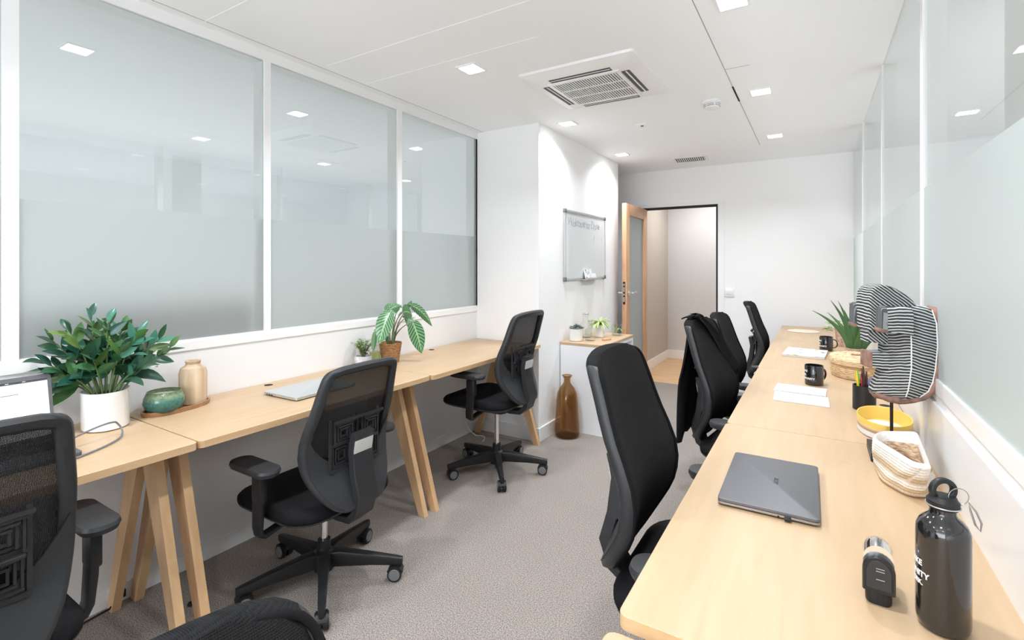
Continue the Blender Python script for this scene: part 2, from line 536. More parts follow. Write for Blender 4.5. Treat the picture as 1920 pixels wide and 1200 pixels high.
# ------------------------------------------------------------------ mesh helpers
class MB:
    def __init__(s):
        s.bm = bmesh.new()
        s.uv = None

    def _mi(s, faces, mi):
        for f in faces:
            f.material_index = mi

    def box(s, c, d, rot=None, bev=0.0, mi=0, seg=2):
        n0 = set(s.bm.faces)
        r = bmesh.ops.create_cube(s.bm, size=1.0)
        vs = r['verts']
        for v in vs:
            v.co = Vector((v.co.x * d[0], v.co.y * d[1], v.co.z * d[2]))
        if bev > 0:
            es = list({e for v in vs for e in v.link_edges})
            rb = bmesh.ops.bevel(s.bm, geom=es, offset=bev, segments=seg, affect='EDGES', profile=0.5)
            vs = list({v for f in s.bm.faces if f not in n0 for v in f.verts})
        m = Matrix.Translation(c)
        if rot:
            from mathutils import Euler
            m = m @ Euler(rot).to_matrix().to_4x4()
        for v in vs:
            v.co = m @ v.co
        s._mi([f for f in s.bm.faces if f not in n0], mi)
        return vs

    def box2(s, a, b, bev=0.0, mi=0):
        return s.box([(a[i] + b[i]) / 2 for i in range(3)], [abs(b[i] - a[i]) for i in range(3)], None, bev, mi)

    def loft(s, rings, closed=True, cap0=True, cap1=True, mi=0):
        vr = [[s.bm.verts.new(p) for p in r] for r in rings]
        fs = []
        n = len(vr[0])
        for i in range(len(vr) - 1):
            for j in range(n if closed else n - 1):
                k = (j + 1) % n
                fs.append(s.bm.faces.new((vr[i][j], vr[i][k], vr[i + 1][k], vr[i + 1][j])))
        if cap0 and closed:
            fs.append(s.bm.faces.new(list(reversed(vr[0]))))
        if cap1 and closed:
            fs.append(s.bm.faces.new(vr[-1]))
        s._mi(fs, mi)
        return vr

    def lathe(s, prof, seg=32, c=(0, 0, 0), mi=0, sx=1, sy=1, cap0=True, cap1=True, T=None):
        rings = []
        for (r, z) in prof:
            rg = []
            for k in range(seg):
                a = 2 * PI * k / seg
                p = Vector((r * sx * math.cos(a), r * sy * math.sin(a), z))
                if T:
                    p = T @ p
                rg.append(p + Vector(c))
            rings.append(rg)
        return s.loft(rings, True, cap0, cap1, mi)

    def cyl(s, a, b, r, r2=None, seg=16, mi=0):
        a, b = Vector(a), Vector(b)
        r2 = r if r2 is None else r2
        d = (b - a).normalized()
        u = d.orthogonal().normalized()
        w = d.cross(u)
        rings = []
        for p, rr in ((a, r), (b, r2)):
            rings.append([p + (u * math.cos(2 * PI * k / seg) + w * math.sin(2 * PI * k / seg)) * rr for k in range(seg)])
        s.loft(rings, mi=mi)

    def tube(s, pts, r, seg=8, mi=0, closed=False, sec=None, up=None):
        pts = [Vector(p) for p in pts]
        n = len(pts)
        rings = []
        pu = None
        for i, p in enumerate(pts):
            if closed:
                d = (pts[(i + 1) % n] - pts[i - 1]).normalized()
            else:
                d = (pts[min(i + 1, n - 1)] - pts[max(i - 1, 0)]).normalized()
            if up is not None:
                u = Vector(up)
                u = (u - d * u.dot(d)).normalized()
            elif pu is None:
                u = d.orthogonal().normalized()
            else:
                u = (pu - d * pu.dot(d)).normalized()
            pu = u
            w = d.cross(u)
            rr = r[i] if isinstance(r, (list, tuple)) else r
            if sec:
                rings.append([p + u * (a * rr) + w * (b * rr) for a, b in sec])
            else:
                rings.append([p + (u * math.cos(2 * PI * k / seg) + w * math.sin(2 * PI * k / seg)) * rr for k in range(seg)])
        if closed:
            rings.append(rings[0])
            vr = [[s.bm.verts.new(q) for q in rg] for rg in rings[:-1]]
            vr.append(vr[0])
            m = len(vr[0])
            for i in range(len(vr) - 1):
                for j in range(m):
                    k = (j + 1) % m
                    f = s.bm.faces.new((vr[i][j], vr[i][k], vr[i + 1][k], vr[i + 1][j]))
                    f.material_index = mi
        else:
            s.loft(rings, mi=mi)

    def prism(s, poly, lo, hi, axis='Y', mi=0):
        """poly of 2D points in the other two axes (x,z for Y; x,y for Z; y,z for X)"""
        def P(a, b, t):
            return {'Y': (a, t, b), 'Z': (a, b, t), 'X': (t, a, b)}[axis]
        s.loft([[P(a, b, lo) for a, b in poly], [P(a, b, hi) for a, b in poly]], mi=mi)

    def grid(s, rows, mi=0, uvs=None):
        vr = [[s.bm.verts.new(p) for p in r] for r in rows]
        lay = s.bm.loops.layers.uv.verify() if uvs else None
        if lay:
            s.uvname = True
        for i in range(len(vr) - 1):
            for j in range(len(vr[0]) - 1):
                f = s.bm.faces.new((vr[i][j], vr[i][j + 1], vr[i + 1][j + 1], vr[i + 1][j]))
                f.material_index = mi
                if lay:
                    for l, (a, b) in zip(f.loops, ((i, j), (i, j + 1), (i + 1, j + 1), (i + 1, j))):
                        l[lay].uv = uvs[a][b]
        return vr

    def slab(s, rows, off, mi=0):
        """closed thick sheet: rows and the rows moved by off(p)"""
        a = rows
        b = [[Vector(p) + Vector(off) for p in r] for r in rows]
        n, m = len(rows), len(rows[0])
        va = [[s.bm.verts.new(p) for p in r] for r in a]
        vb = [[s.bm.verts.new(p) for p in r] for r in b]
        F = []
        for i in range(n - 1):
            for j in range(m - 1):
                F.append((va[i][j], va[i][j + 1], va[i + 1][j + 1], va[i + 1][j]))
                F.append((vb[i][j + 1], vb[i][j], vb[i + 1][j], vb[i + 1][j + 1]))
        for i in range(n - 1):
            F.append((va[i][0], va[i + 1][0], vb[i + 1][0], vb[i][0]))
            F.append((va[i + 1][-1], va[i][-1], vb[i][-1], vb[i + 1][-1]))
        for j in range(m - 1):
            F.append((va[0][j + 1], va[0][j], vb[0][j], vb[0][j + 1]))
            F.append((va[-1][j], va[-1][j + 1], vb[-1][j + 1], vb[-1][j]))
        for f in F:
            g = s.bm.faces.new(f)
            g.material_index = mi

    def build(s, name, mats, parent=None, loc=None, smooth=True, ang=38, normals=True):
        if normals:
            bmesh.ops.recalc_face_normals(s.bm, faces=s.bm.faces)
        for f in s.bm.faces:
            f.smooth = smooth
        if smooth:
            for e in s.bm.edges:
                if len(e.link_faces) == 2 and e.calc_face_angle(0) > R(ang):
                    e.smooth = False
        me = bpy.data.meshes.new(name)
        s.bm.to_mesh(me)
        s.bm.free()
        if me.uv_layers:
            me.uv_layers[0].name = 'leaf'
        if not isinstance(mats, (list, tuple)):
            mats = [mats]
        for m in mats:
            me.materials.append(m if not isinstance(m, str) else M_[m])
        o = bpy.data.objects.new(name, me)
        COL.objects.link(o)
        if parent is not None:
            o.parent = parent
        if loc is not None:
            o.location = loc
        return o


def thing(name, label, cat, loc=(0, 0, 0), rz=0, group=None):
    o = bpy.data.objects.new(name, None)
    o.empty_display_size = 0.05
    COL.objects.link(o)
    o.location = loc
    o.rotation_euler = (0, 0, rz)
    return tag(o, label, cat, group)


def tag(o, label, cat, group=None, kind=None):
    o['label'] = label
    o['category'] = cat
    if group:
        o['group'] = group
    if kind:
        o['kind'] = kind
    return o


def struct(o, label=None, cat=None):
    o['kind'] = 'structure'
    if label:
        o['label'] = label
        o['category'] = cat or 'wall'
    return o


def copy_tree(o, parent=None):
    c = o.copy()
    COL.objects.link(c)
    c.parent = parent
    for ch in list(o.children):
        copy_tree(ch, c)
    return c


def rrect(w, h, r, n=5, cx=0, cy=0):
    pts = []
    for (sx, sy, a0) in ((1, 1, 0), (-1, 1, 90), (-1, -1, 180), (1, -1, 270)):
        for k in range(n + 1):
            a = R(a0 + 90 * k / n)
            pts.append((cx + sx * (w / 2 - r) + r * math.cos(a), cy + sy * (h / 2 - r) + r * math.sin(a)))
    return pts


def wallbox(name, a, b, m='wall', label=None, cat='wall', bev=0):
    mb = MB()
    mb.box2(a, b, bev)
    o = mb.build(name, m, smooth=False)
    return struct(o, label, cat)


def text_mesh(txt, size, extr=0.0003, bold=0.0, spacing=1.0):
    cu = bpy.data.curves.new('lettering', 'FONT')
    cu.body = txt
    cu.size = size
    cu.extrude = extr
    cu.offset = bold
    cu.space_character = spacing
    cu.align_x = 'LEFT'
    cu.resolution_u = 3
    o = bpy.data.objects.new('lettering', cu)
    COL.objects.link(o)
    bpy.context.view_layer.update()
    dg = bpy.context.evaluated_depsgraph_get()
    me = bpy.data.meshes.new_from_object(o.evaluated_get(dg))
    bpy.data.objects.remove(o)
    return me


def text_obj(name, txt, size, M, m, parent=None, bold=0.0, fn=None, spacing=1.0):
    me = text_mesh(txt, size, 0.0003, bold, spacing)
    for v in me.vertices:
        v.co = fn(v.co.copy()) if fn else (M @ v.co)
    me.materials.clear()
    me.materials.append(M_[m])
    o = bpy.data.objects.new(name, me)
    COL.objects.link(o)
    if parent is not None:
        o.parent = parent
    return o


# ================================================================== SETTING
XL, XR, YB, YF, H = -2.345, 0.30, 5.65, -2.2, 2.40
wallbox('floor', (XL - .06, YF - .1, -0.1), (XR + .06, YB, 0.0), 'carpet', 'speckled beige grey carpet floor of the office', 'floor')
wallbox('ceiling', (XL - .12, YF - .1, H), (XR + .12, YB + .12, H + 0.1), 'ceil', 'white panelled office ceiling', 'ceiling')
# left partition
ZS, ZT = 0.985, 2.40
wallbox('wall_left', (XL - .10, YF, 0), (XL, YB, 0.955), 'panel', 'white laminated lower wall behind the left row of desks', 'wall')
mb = MB()
posts = [(-1.40, -1.33), (-0.42, -0.35), (0.515, 0.557), (1.447, 1.48), (2.367, 2.407), (3.262, 3.262 + .001)]
for a, b in posts:
    mb.box2((XL - .09, a, 0.995), (XL + .0045, b, 2.352))
mb.box2((XL - .09, YF, 0.955), (XL + .006, 3.262, 0.995), 0.002)
mb.box2((XL - .09, YF, 2.352), (XL + .004, 3.262, H))
mb.box2((XL - .09, 3.238, 0.995), (XL - .013, 3.2605, 2.352))
mb.box2((XL - .012, -.35, 0.993), (XL + .002, 3.262, 1.004))
struct(mb.build('trim_1', 'frame', smooth=False), 'white metal frame of the left glass partition', 'window frame')
spans = [(-2.2, -1.40), (-1.33, -0.42), (-0.35, 0.515), (0.557, 1.447), (1.48, 2.367), (2.407, 3.262)]
for i, (a, b) in enumerate(spans):
    mb = MB()
    mb.box2((XL - .012, a, 0.995), (XL - .008, b, 2.352))
    w = struct(mb.build('window_%d' % (i + 1), 'glassL', smooth=False), 'glass pane of the left partition, number %d from behind the camera' % (i + 1), 'window')
    mb = MB()
    vs = [(XL - .006, a, 1.004), (XL - .006, b, 1.004), (XL - .006, b, 1.56), (XL - .006, a, 1.56)]
    f = mb.bm.faces.new([mb.bm.verts.new(v) for v in vs])
    mb.build('frosted_film', 'frostL', w, smooth=False)
# skirting line of the left wall
wallbox('baseboard_left', (XL, YF, 0), (XL + .004, 3.26, 0.07), 'panel', 'low white skirting under the left desks', 'baseboard')
# room beyond the left glass
wallbox('wall_beyond_left', (-5.6, YF - .1, 0), (-5.5, YB, H), 'wall', 'far wall of the room beyond the left glass')
wallbox('wall_beyond_left_end', (-5.5, 4.6, 0), (XL - .1, 4.7, H), 'wall', 'end wall of the room beyond the left glass')
wallbox('wall_beyond_left_start', (-5.5, YF - .1, 0), (XL - .1, YF, H), 'wall', 'start wall of the room beyond the left glass')
wallbox('floor_beyond_left', (-5.6, YF, -0.1), (XL - .1, YB, 0), 'carpet', 'floor of the room beyond the left glass', 'floor')
wallbox('ceiling_beyond_left', (-5.6, YF, H), (XL - .12, YB, H + .1), 'ceil', 'ceiling of the room beyond the left glass', 'ceiling')
mb = MB()
mb.box((0, 0, 0.58), (0.42, 0.95, 1.06), None, 0.01)
mb.box((0, 0, 0.03), (0.38, 0.9, 0.06))
mb.box((-.0, 0, 1.125), (0.44, 0.97, 0.02))
c = mb.build('dark_cabinet', 'grey', loc=(-2.92, 1.10, 0))
tag(c, 'blurred dark cabinet standing behind the frosted glass above the teal bowl', 'cabinet')

# bump (boxed column), back wall
wallbox('wall_column', (XL - .1, 3.262, 0), (-1.774, 5.01, H), 'wall', 'white boxed-out wall carrying the whiteboard')
wallbox('wall_recess', (XL - .1, 5.01, 0), (XL, YB, H), 'wall', 'side wall of the recess behind the open door')
DX0, DX1, DZ = -1.700, -0.905, 1.972
mb = MB()
mb.box2((XL - .1, YB, 0), (DX0, YB + .12, H))
mb.box2((DX1, YB, 0), (XR + .1, YB + .12, H))
mb.box2((DX0, YB, DZ), (DX1, YB + .12, H))
struct(mb.build('wall_back', 'wall', smooth=False), 'white end wall with the doorway', 'wall')
mb = MB()
mb.box2((DX0 - .05, YB - .008, DZ + .012), (DX1 + .075, YB, DZ + .05))
mb.box2((DX1 + .012, YB - .008, 0), (DX1 + .075, YB, DZ + .0119))
mb.box2((DX0 - .05, YB - .008, 0), (DX0 - .012, YB, DZ + .0119))
struct(mb.build('trim_2', 'frame', smooth=False), 'white casing round the doorway', 'door frame')
mb = MB()
mb.box2((DX0 - .012, YB - .006, DZ - .012), (DX1 + .012, YB + .05, DZ + .012))
mb.box2((DX1 - .006, YB - .006, 0), (DX1 + .0119, YB + .05, DZ - .0121))
struct(mb.build('trim_3', 'gap', smooth=False), 'black seal along the door frame', 'door frame')
mb = MB()
mb.box2((-1.774, 3.262, 0), (-1.762, 5.01, 0.105), 0.003)
mb.box2((XL, 3.250, 0), (-1.762, 3.262, 0.105), 0.003)
struct(mb.build('baseboard_column', 'frame', smooth=False), 'white baseboard along the boxed wall', 'baseboard')
mb = MB()
mb.box2((DX1 + .08, YB - .012, 0), (XR, YB, 0.105), 0.003)
struct(mb.build('baseboard_back', 'frame', smooth=False), 'white baseboard under the end wall', 'baseboard')
# corridor
wallbox('floor_corridor', (-3.0, YB, -0.1), (1.0, 7.5, 0.0), 'hallfloor', 'honey parquet floor of the corridor', 'floor')
wallbox('ceiling_corridor', (-3.0, YB + .12, H), (1.0, 7.5, H + .1), 'ceil', 'corridor ceiling', 'ceiling')
wallbox('wall_corridor', (-3.0, 7.2, 0), (1.0, 7.3, H), 'hallwall', 'grey wall across the corridor')
wallbox('wall_corridor_side', (-1.92, 5.95, 0), (-1.81, 7.2, H), 'beige', 'beige corridor wall seen at the left of the doorway')
wallbox('wall_corridor_end', (0.9, YB, 0), (1.0, 7.3, H), 'hallwall', 'right end of the corridor')
mb = MB()
mb.box2((-1.81, 7.188, 0), (0.9, 7.2, 0.12), 0.003)
mb.box2((-1.81, 5.95, 0), (-1.798, 7.2, 0.12), 0.003)
struct(mb.build('baseboard_corridor', 'frame', smooth=False), 'white corridor baseboard', 'baseboard')

# right partition
wallbox('wall_right', (XR, YF, 0), (XR + .08, YB, 0.955), 'panel', 'white lower wall behind the right row of desks', 'wall')
mb = MB()
for y, w in ((-1.56, .045), (-.34, .045), (.88 - .0, .001), (2.113, .045), (3.29, .03), (4.56, .05)):
    mb.box2((XR - .002, y - w / 2, 1.0), (XR + .06, y + w / 2, H))
mb.box2((XR - .004, YF, 0.955), (XR + .06, YB, 1.0), 0.002)
mb.box2((XR - .002, 2.09, 0.74), (XR + .01, 2.135, 1.0))
struct(mb.build('trim_4', 'frame', smooth=False), 'white metal frame of the right glass partition', 'window frame')
mb = MB()
mb.box2((XR - .012, 1.97, 0.0), (XR, 2.07, 0.955), 0.001)
mb.box2((XR - .009, YF, 0.0), (XR, 1.965, 0.93), 0.001)
struct(mb.build('trim_5', 'panel', smooth=False), 'raised white wall panels beside the near right desk', 'panel')
spans = [(-2.2, -1.58), (-1.54, -.36), (-.32, 2.09), (2.135, 3.275), (3.305, 4.535), (4.585, 5.65)]
for i, (a, b) in enumerate(spans):
    mb = MB()
    mb.box2((XR + .004, a, 1.0), (XR + .008, b, H))
    w = struct(mb.build('window_%d' % (i + 7), 'glassR', smooth=False), 'glass pane of the right partition, number %d from behind the camera' % (i + 1), 'window')
    mb = MB()
    vs = [(XR + .002, a, 1.0), (XR + .002, b, 1.0), (XR + .002, b, 1.583), (XR + .002, a, 1.583)]
    f = mb.bm.faces.new([mb.bm.verts.new(v) for v in vs])
    mb.build('frosted_film', 'frostR', w, smooth=False)
wallbox('wall_beyond_right', (2.9, YF, 0), (3.0, YB, H), 'wall', 'far wall of the room beyond the right glass')
wallbox('wall_beyond_right_end', (XR + .08, YB - .1, 0), (2.9, YB, H), 'wall', 'end wall of the room beyond the right glass')
wallbox('wall_beyond_right_start', (XR + .08, YF - .1, 0), (2.9, YF, H), 'wall', 'start wall of the room beyond the right glass')
wallbox('floor_beyond_right', (XR + .06, YF, -.1), (3.0, YB, 0), 'carpet', 'floor of the room beyond the right glass', 'floor')
wallbox('ceiling_beyond_right', (XR + .12, YF, H), (3.0, YB, H + .1), 'ceil', 'ceiling of the room beyond the right glass', 'ceiling')
wallbox('wall_behind_column', (.62, 2.35, 0), (0.82, 2.62, H), 'wall', 'white column standing behind the right glass')
# wall behind the camera; its glowing window is made up to go with the fill lamp
wallbox('wall_front', (XL - .1, YF - .1, 0), (XR + .1, YF, H), 'wall', 'white wall behind the camera')
mb = MB()
mb.box2((-2.15, YF, .68), (.15, YF + .004, 2.22))
w = struct(mb.build('window_13', 'winlight', smooth=False), 'daylit window behind the camera', 'window')
mb = MB()
for x in (-2.15, -1.0, .15):
    mb.box2((x - .025, YF, .66), (x + .025, YF + .03, 2.24))
for z in (.68, 2.22):
    mb.box2((-2.15, YF, z - .025), (.15, YF + .03, z + .025))
mb.build('window_frame', 'frame', w, smooth=False)

# ceiling joints
mb = MB()
for (x0, x1, y) in ((-2.285, -1.0, 1.137), (-2.24, -0.45, 1.735), (-2.25, -1.1, 2.03)):
    mb.box2((x0, y - .0022, H - .0012), (x1, y + .0022, H))
struct(mb.build('trim_6', 'seam_w', smooth=False), 'pale joints between the ceiling panels', 'ceiling joint')
mb = MB()
mb.box2((-.427, 1.9, H - .001), (-.4235, 4.9, H))
mb.box2((-.425, 2.908, H - .001), (-.30, 2.911, H))
mb.box2((XL + .062, .3, H - .001), (XL + .065, 3.26, H))
struct(mb.build('trim_7', 'seam_d', smooth=False), 'thin shaded joints between the ceiling panels', 'ceiling joint')
mb = MB()
mb.box2((-.431, 3.21, H - .0015), (-.421, 3.52, H))
struct(mb.build('trim_8', 'gap', smooth=False), 'open black slot in the ceiling joint', 'ceiling joint')


# ------------------------------------------------------------------ door
d = thing('door_1', 'oak framed glass door leaf standing open into the office', 'door', (-1.650, 5.64, 0), R(-89.3))
d['kind'] = 'structure'
W, T = 0.765, 0.045      # leaf runs along local +x, thickness towards local -y (=-X world)
mb = MB()
Z0, Z1 = 0.01, 1.962
for a, b in (((0, -T, Z0), (.13, 0, Z1)), ((W - .12, -T, Z0), (W, 0, Z1)), ((.13, -T, Z1 - .12), (W - .12, 0, Z1)), ((.13, -T, Z0), (W - .12, 0, Z0 + .16))):
    mb.box2(a, b, 0.003)
mb.build('door_frame', 'doorwood', d)
mb = MB()
mb.box2((.13, -T * .6, Z0 + .16), (W - .12, -T * .4, Z1 - .12))
mb.build('door_glass', frost_mat('door_frosted_glass', (0.58, 0.64, 0.63), 0.35), d, smooth=False)
mb = MB()
mb.box2((W, -T + .01, .93), (W + .003, -.01, 1.16), 0.001)
for z, h in ((1.13, .02), (1.08, .05), (.98, .05), (1.03, .02)):
    mb.box2((W + .002, -T + .017, z - h / 2), (W + .005, -.017, z + h / 2), mi=1)
mb.build('lock_plate', ['black', 'alu'], d, smooth=False)
mb = MB()
for s_, y in ((1, 0), (-1, -T)):
    mb.cyl((W - .055, y, 1.045), (W - .055, y + s_ * .012, 1.045), .026, seg=20, mi=0)
    mb.cyl((W - .055, y, 1.045), (W - .055, y + s_ * .05, 1.045), .009, seg=12, mi=0)
    mb.box((W - .11, y + s_ * .052, 1.045), (.13, .016, .02), None, .005, mi=1 if s_ > 0 else 0)
mb.build('door_handle', ['chrome', 'alu'], d)

# ------------------------------------------------------------------ switch plate
t = thing('light_switch', 'white double light switch on the end wall right of the doorway', 'switch', (-.778, YB, 1.037))
mb = MB()
mb.box((0, -.006, 0), (.095, .012, .085), None, .004)
mb.build('switch_plate', 'frame', t)
for x in (-.018, .02):
    mb = MB()
    mb.box((x, -.014, .002), (.03, .006, .045), (R(4), 0, 0), .0015)
    mb.build('rocker', 'panel', t)

# ------------------------------------------------------------------ ceiling fittings
rowname = {-1.596: 'left row', -.289: 'right row'}
LY = [-1.49, -.27, .95, 2.17, 3.39, 4.61]
order = {2.17: 'nearest the air conditioner', 3.39: 'halfway to the doorway', 4.61: 'farthest, by the end wall', .95: 'above the near desks', -.27: 'just behind the camera', -1.49: 'by the window behind the camera'}
proto = None
for x in (-1.596, -.289):
    for y in LY:
        if proto is None:
            proto = thing('downlight', '', 'ceiling light', (x, y, H))
            mb = MB()
            for (a, b) in (((-.062, -.062), (.062, -.052)), ((-.062, .052), (.062, .062)), ((-.062, -.052), (-.052, .052)), ((.052, -.052), (.062, .052))):
                mb.box2((a[0], a[1], -.006), (b[0], b[1], 0.0))
            mb.build('trim_ring', 'frame', proto, smooth=False)
            mb = MB()
            mb.box2((-.052, -.052, -.0035), (.052, .052, 0))
            mb.build('diffuser', 'lamp', proto, smooth=False)
            o = proto
        else:
            o = copy_tree(proto)
            o.location = (x, y, H)
        o['label'] = 'square recessed downlight of the %s, %s' % (rowname[x], order[y])
        o['group'] = 'square ceiling downlights'
        area('downlight_beam', (x, y, H - .012), (0, 0, 0), .10, .10, LAMP_W, LAMP_COL, 136)

# air conditioner
ac = thing('air_conditioner', 'square white ceiling cassette air conditioner with a slatted grille', 'air conditioner', (-1.10, 2.73, H))
mb = MB()
A = .335
mb.loft([[(x * A / .335, y * A / .335, 0) for x, y in rrect(.67, .70, .02)], [(x, y, -.012) for x, y in rrect(.66, .69, .02)], [(x, y, -.026) for x, y in rrect(.58, .60, .03)], [(x, y, -.035) for x, y in rrect(.53, .545, .03)]], cap0=True, cap1=True)
mb.build('cover_panel', 'frame', ac)
mb = MB()
mb.box2((-.20, -.20, -.0365), (.20, .20, -.034))
mb.build('intake_backing', 'grille', ac, smooth=False)
mb = MB()
for a, b in (((-.212, -.212), (.212, -.19)), ((-.212, .19), (.212, .212)), ((-.212, -.19), (-.19, .19)), ((.19, -.19), (.212, .19)), ((-.19, -.066), (.19, -.058)), ((-.19, .058), (.19, .066))):
    mb.box2((a[0], a[1], -.041), (b[0], b[1], -.034))
for k in range(25):
    x = -.180 + k * .360 / 24
    mb.box((x, 0, -.0388), (.0062, .38, .0040))
mb.build('intake_grille', 'frame', ac, smooth=False)
for (cx, cy, sx, sy) in ((0, -.243, .36, .044), (0, .243, .36, .044), (.236, 0, .044, .36), (-.236, 0, .044, .36)):
    mb = MB()
    mb.box((cx, cy, -.0325), (sx, sy, .008), mi=0)
    if sx > sy:
        mb.box((cx, cy - .002, -.037), (sx - .01, .009, .003), (R(20), 0, 0), mi=1)
    else:
        mb.box((cx + .002, cy, -.037), (.009, sy - .01, .003), (0, R(20), 0), mi=1)
    mb.build('air_outlet', ['grille', 'frame'], ac, smooth=False)

sd = thing('smoke_detector', 'round white smoke detector on the ceiling', 'smoke detector', (-.579, 3.43, H))
mb = MB()
mb.lathe([(.058, 0), (.058, -.012), (.054, -.016)], 32)
mb.build('mounting_base', 'frame', sd)
mb = MB()
mb.lathe([(.046, -.016), (.05, -.03), (.044, -.046), (.02, -.054)], 32)
mb.build('sensor_head', 'panel', sd)
mb = MB()
for k in range(6):
    a0 = k * PI / 3 + .1
    for z in (-.026, -.036):
        pts = [(.0495 * math.cos(a0 + j * .8 / 6), .0495 * math.sin(a0 + j * .8 / 6), z) for j in range(7)]
        mb.tube(pts, .0014, 5)
mb.build('vent_slot', 'grille', sd)
sp = thing('ceiling_speaker', 'small flush white disc on the ceiling behind the air conditioner', 'ceiling sensor', (-1.129, 3.725, H))
mb = MB()
mb.lathe([(.05, 0), (.05, -.004), (.044, -.007)], 32)
mb.build('disc', 'ceil', sp)
mb = MB()
mb.lathe([(.012, -.007), (.010, -.012)], 16)
mb.build('button', 'grille', sp)
vg = thing('ceiling_vent', 'small slatted air vent in the ceiling before the end wall', 'vent', (-1.08, 5.18, H), R(6))
mb = MB()
mb.box2((-.165, -.12, -.006), (.165, .12, 0), .002)
mb.build('vent_frame', 'frame', vg, smooth=False)
mb = MB()
mb.box2((-.14, -.09, -.008), (.14, .09, -.004))
mb.build('backing', 'grille', vg, smooth=False)
mb = MB()
for k in range(15):
    mb.box((-.135 + k * .27 / 14, 0, -.010), (.007, .18, .004))
mb.build('slat', 'frame', vg, smooth=False)

# ================================================================== DESKS
def desk(label, group, lx, ly, first=None, zt=0.74, loc=(0, 0, 0), rz=0):
    """desk centred on x, starting at local y=0 and ly long; user side is local +x"""
    t = thing('desk', label, 'desk', loc, rz, group)
    th = .025
    mb = MB()
    pts = rrect(lx, ly, .018, 4, 0, ly / 2)
    mb.loft([[(x, y, zt - th) for x, y in pts], [(x, y, zt - .0015) for x, y in pts]], cap1=False, mi=1)
    p2 = rrect(lx - .003, ly - .003, .017, 4, 0, ly / 2)
    mb.loft([[(x, y, zt - .0015) for x, y in pts], [(x, y, zt) for x, y in p2]], cap0=False, cap1=True, mi=0)
    top = mb.build('desktop', ['desk', 'desk_edge'], t)
    mb = MB()
    mb.lathe([(.02, zt + .0006), (.02, zt + .001)], 16, (-lx / 2 + .05, ly / 2, 0))
    mb.build('cable_hole', 'hole', top)
    for s_ in (0, 1):
        yc = .036 if s_ == 0 else ly - .036
        for d_ in (1, -1):
            mb = MB()
            w0, w1 = .10, .042
            xt, xb = d_ * .035, d_ * (.275 if d_ > 0 else .262)
            poly = [(xt - w0 / 2 * d_, zt - .03), (xt + w0 / 2 * d_, zt - .03), (xb + w1 / 2 * d_, 0), (xb - w1 / 2 * d_, 0)]
            mb.prism(poly, yc - .015, yc + .015)
            mb.build('leg', 'legwood', t)
        mb = MB()
        ya, yb = (.02, .27) if s_ == 0 else (ly - .27, ly - .02)
        poly = [(ya, zt - .026), (yb, zt - .026), (yb - (.09 if s_ == 0 else 0), zt - .062), (ya + (.09 if s_ else 0), zt - .062)]
        for xa_ in (-.135, .10):
            mb = MB()
            mb.prism(poly, xa_, xa_ + .035, 'X')
            mb.build('cleat', 'legwood', t)
    mb = MB()
    mb.box2((-.03, .05, zt - .06), (.03, ly - .05, zt - .026))
    mb.build('rail', 'legwood', t)
    return t


LXc = (-2.345 + -1.752) / 2
desk('light birch desk at the left wall under the potted laurel', 'desks along the left wall', .592, 1.175, loc=(LXc, -.323, 0))
desk('light birch desk at the left wall carrying the silver laptop', 'desks along the left wall', .588, 1.160, loc=(LXc + .001, .857, 0))
desk('light birch desk at the left wall ending at the boxed wall', 'desks along the left wall', .590, 1.222, loc=(LXc + .012, 2.022, 0))
RXc = .004
for (y0, y1, lab, dz, dx) in ((-.40, .795, 'light birch desk in the bottom right corner, set lower than the next', -.024, -.012), (.805, 1.992, 'light birch desk at the right glass under the grey laptop', 0, 0), (1.997, 3.17, 'light birch desk at the right glass with the notebook on it', 0, .002),
                          (3.175, 4.34, 'light birch desk at the right glass with the magazine on it', 0, 0), (4.345, 5.50, 'light birch desk at the right glass touching the end wall', 0, .004)):
    desk(lab, 'desks along the right glass', .582, y1 - y0, zt=.74 + dz, loc=(RXc + dx, y1, 0), rz=PI)

# ================================================================== CHAIRS
def crv(K, z):
    """smooth curve through the knots (Catmull-Rom on uneven knots)"""
    if z <= K[0][0]:
        return K[0][1]
    if z >= K[-1][0]:
        return K[-1][1]
    for i in range(len(K) - 1):
        (a, ya), (b, yb) = K[i], K[i + 1]
        if z <= b:
            sl = lambda j: (K[j + 1][1] - K[j - 1][1]) / (K[j + 1][0] - K[j - 1][0]) if 0 < j < len(K) - 1 else (yb - ya) / (b - a)
            h = b - a
            t = (z - a) / h
            return (2 * t ** 3 - 3 * t * t + 1) * ya + (t ** 3 - 2 * t * t + t) * h * sl(i) + (-2 * t ** 3 + 3 * t * t) * yb + (t ** 3 - t * t) * h * sl(i + 1)


def xb(z):
    """back profile: how far the back surface stands from the chair axis, z above seat"""
    K = [(-.02, -.232), (.05, -.204), (.14, -.170), (.24, -.170), (.36, -.212), (.46, -.240), (.55, -.268)]
    return crv(K, z)


def wb(z):
    K = [(-.02, .080), (-.012, .105), (.005, .130), (.03, .152), (.07, .178), (.13, .200), (.20, .210), (.30, .206), (.42, .190), (.49, .180), (.515, .172), (.53, .155), (.54, .118)]
    return crv(K, z)


def bx_(y, z, off=0):
    return Vector((xb(z) + .9 * y * y + off, y, z))


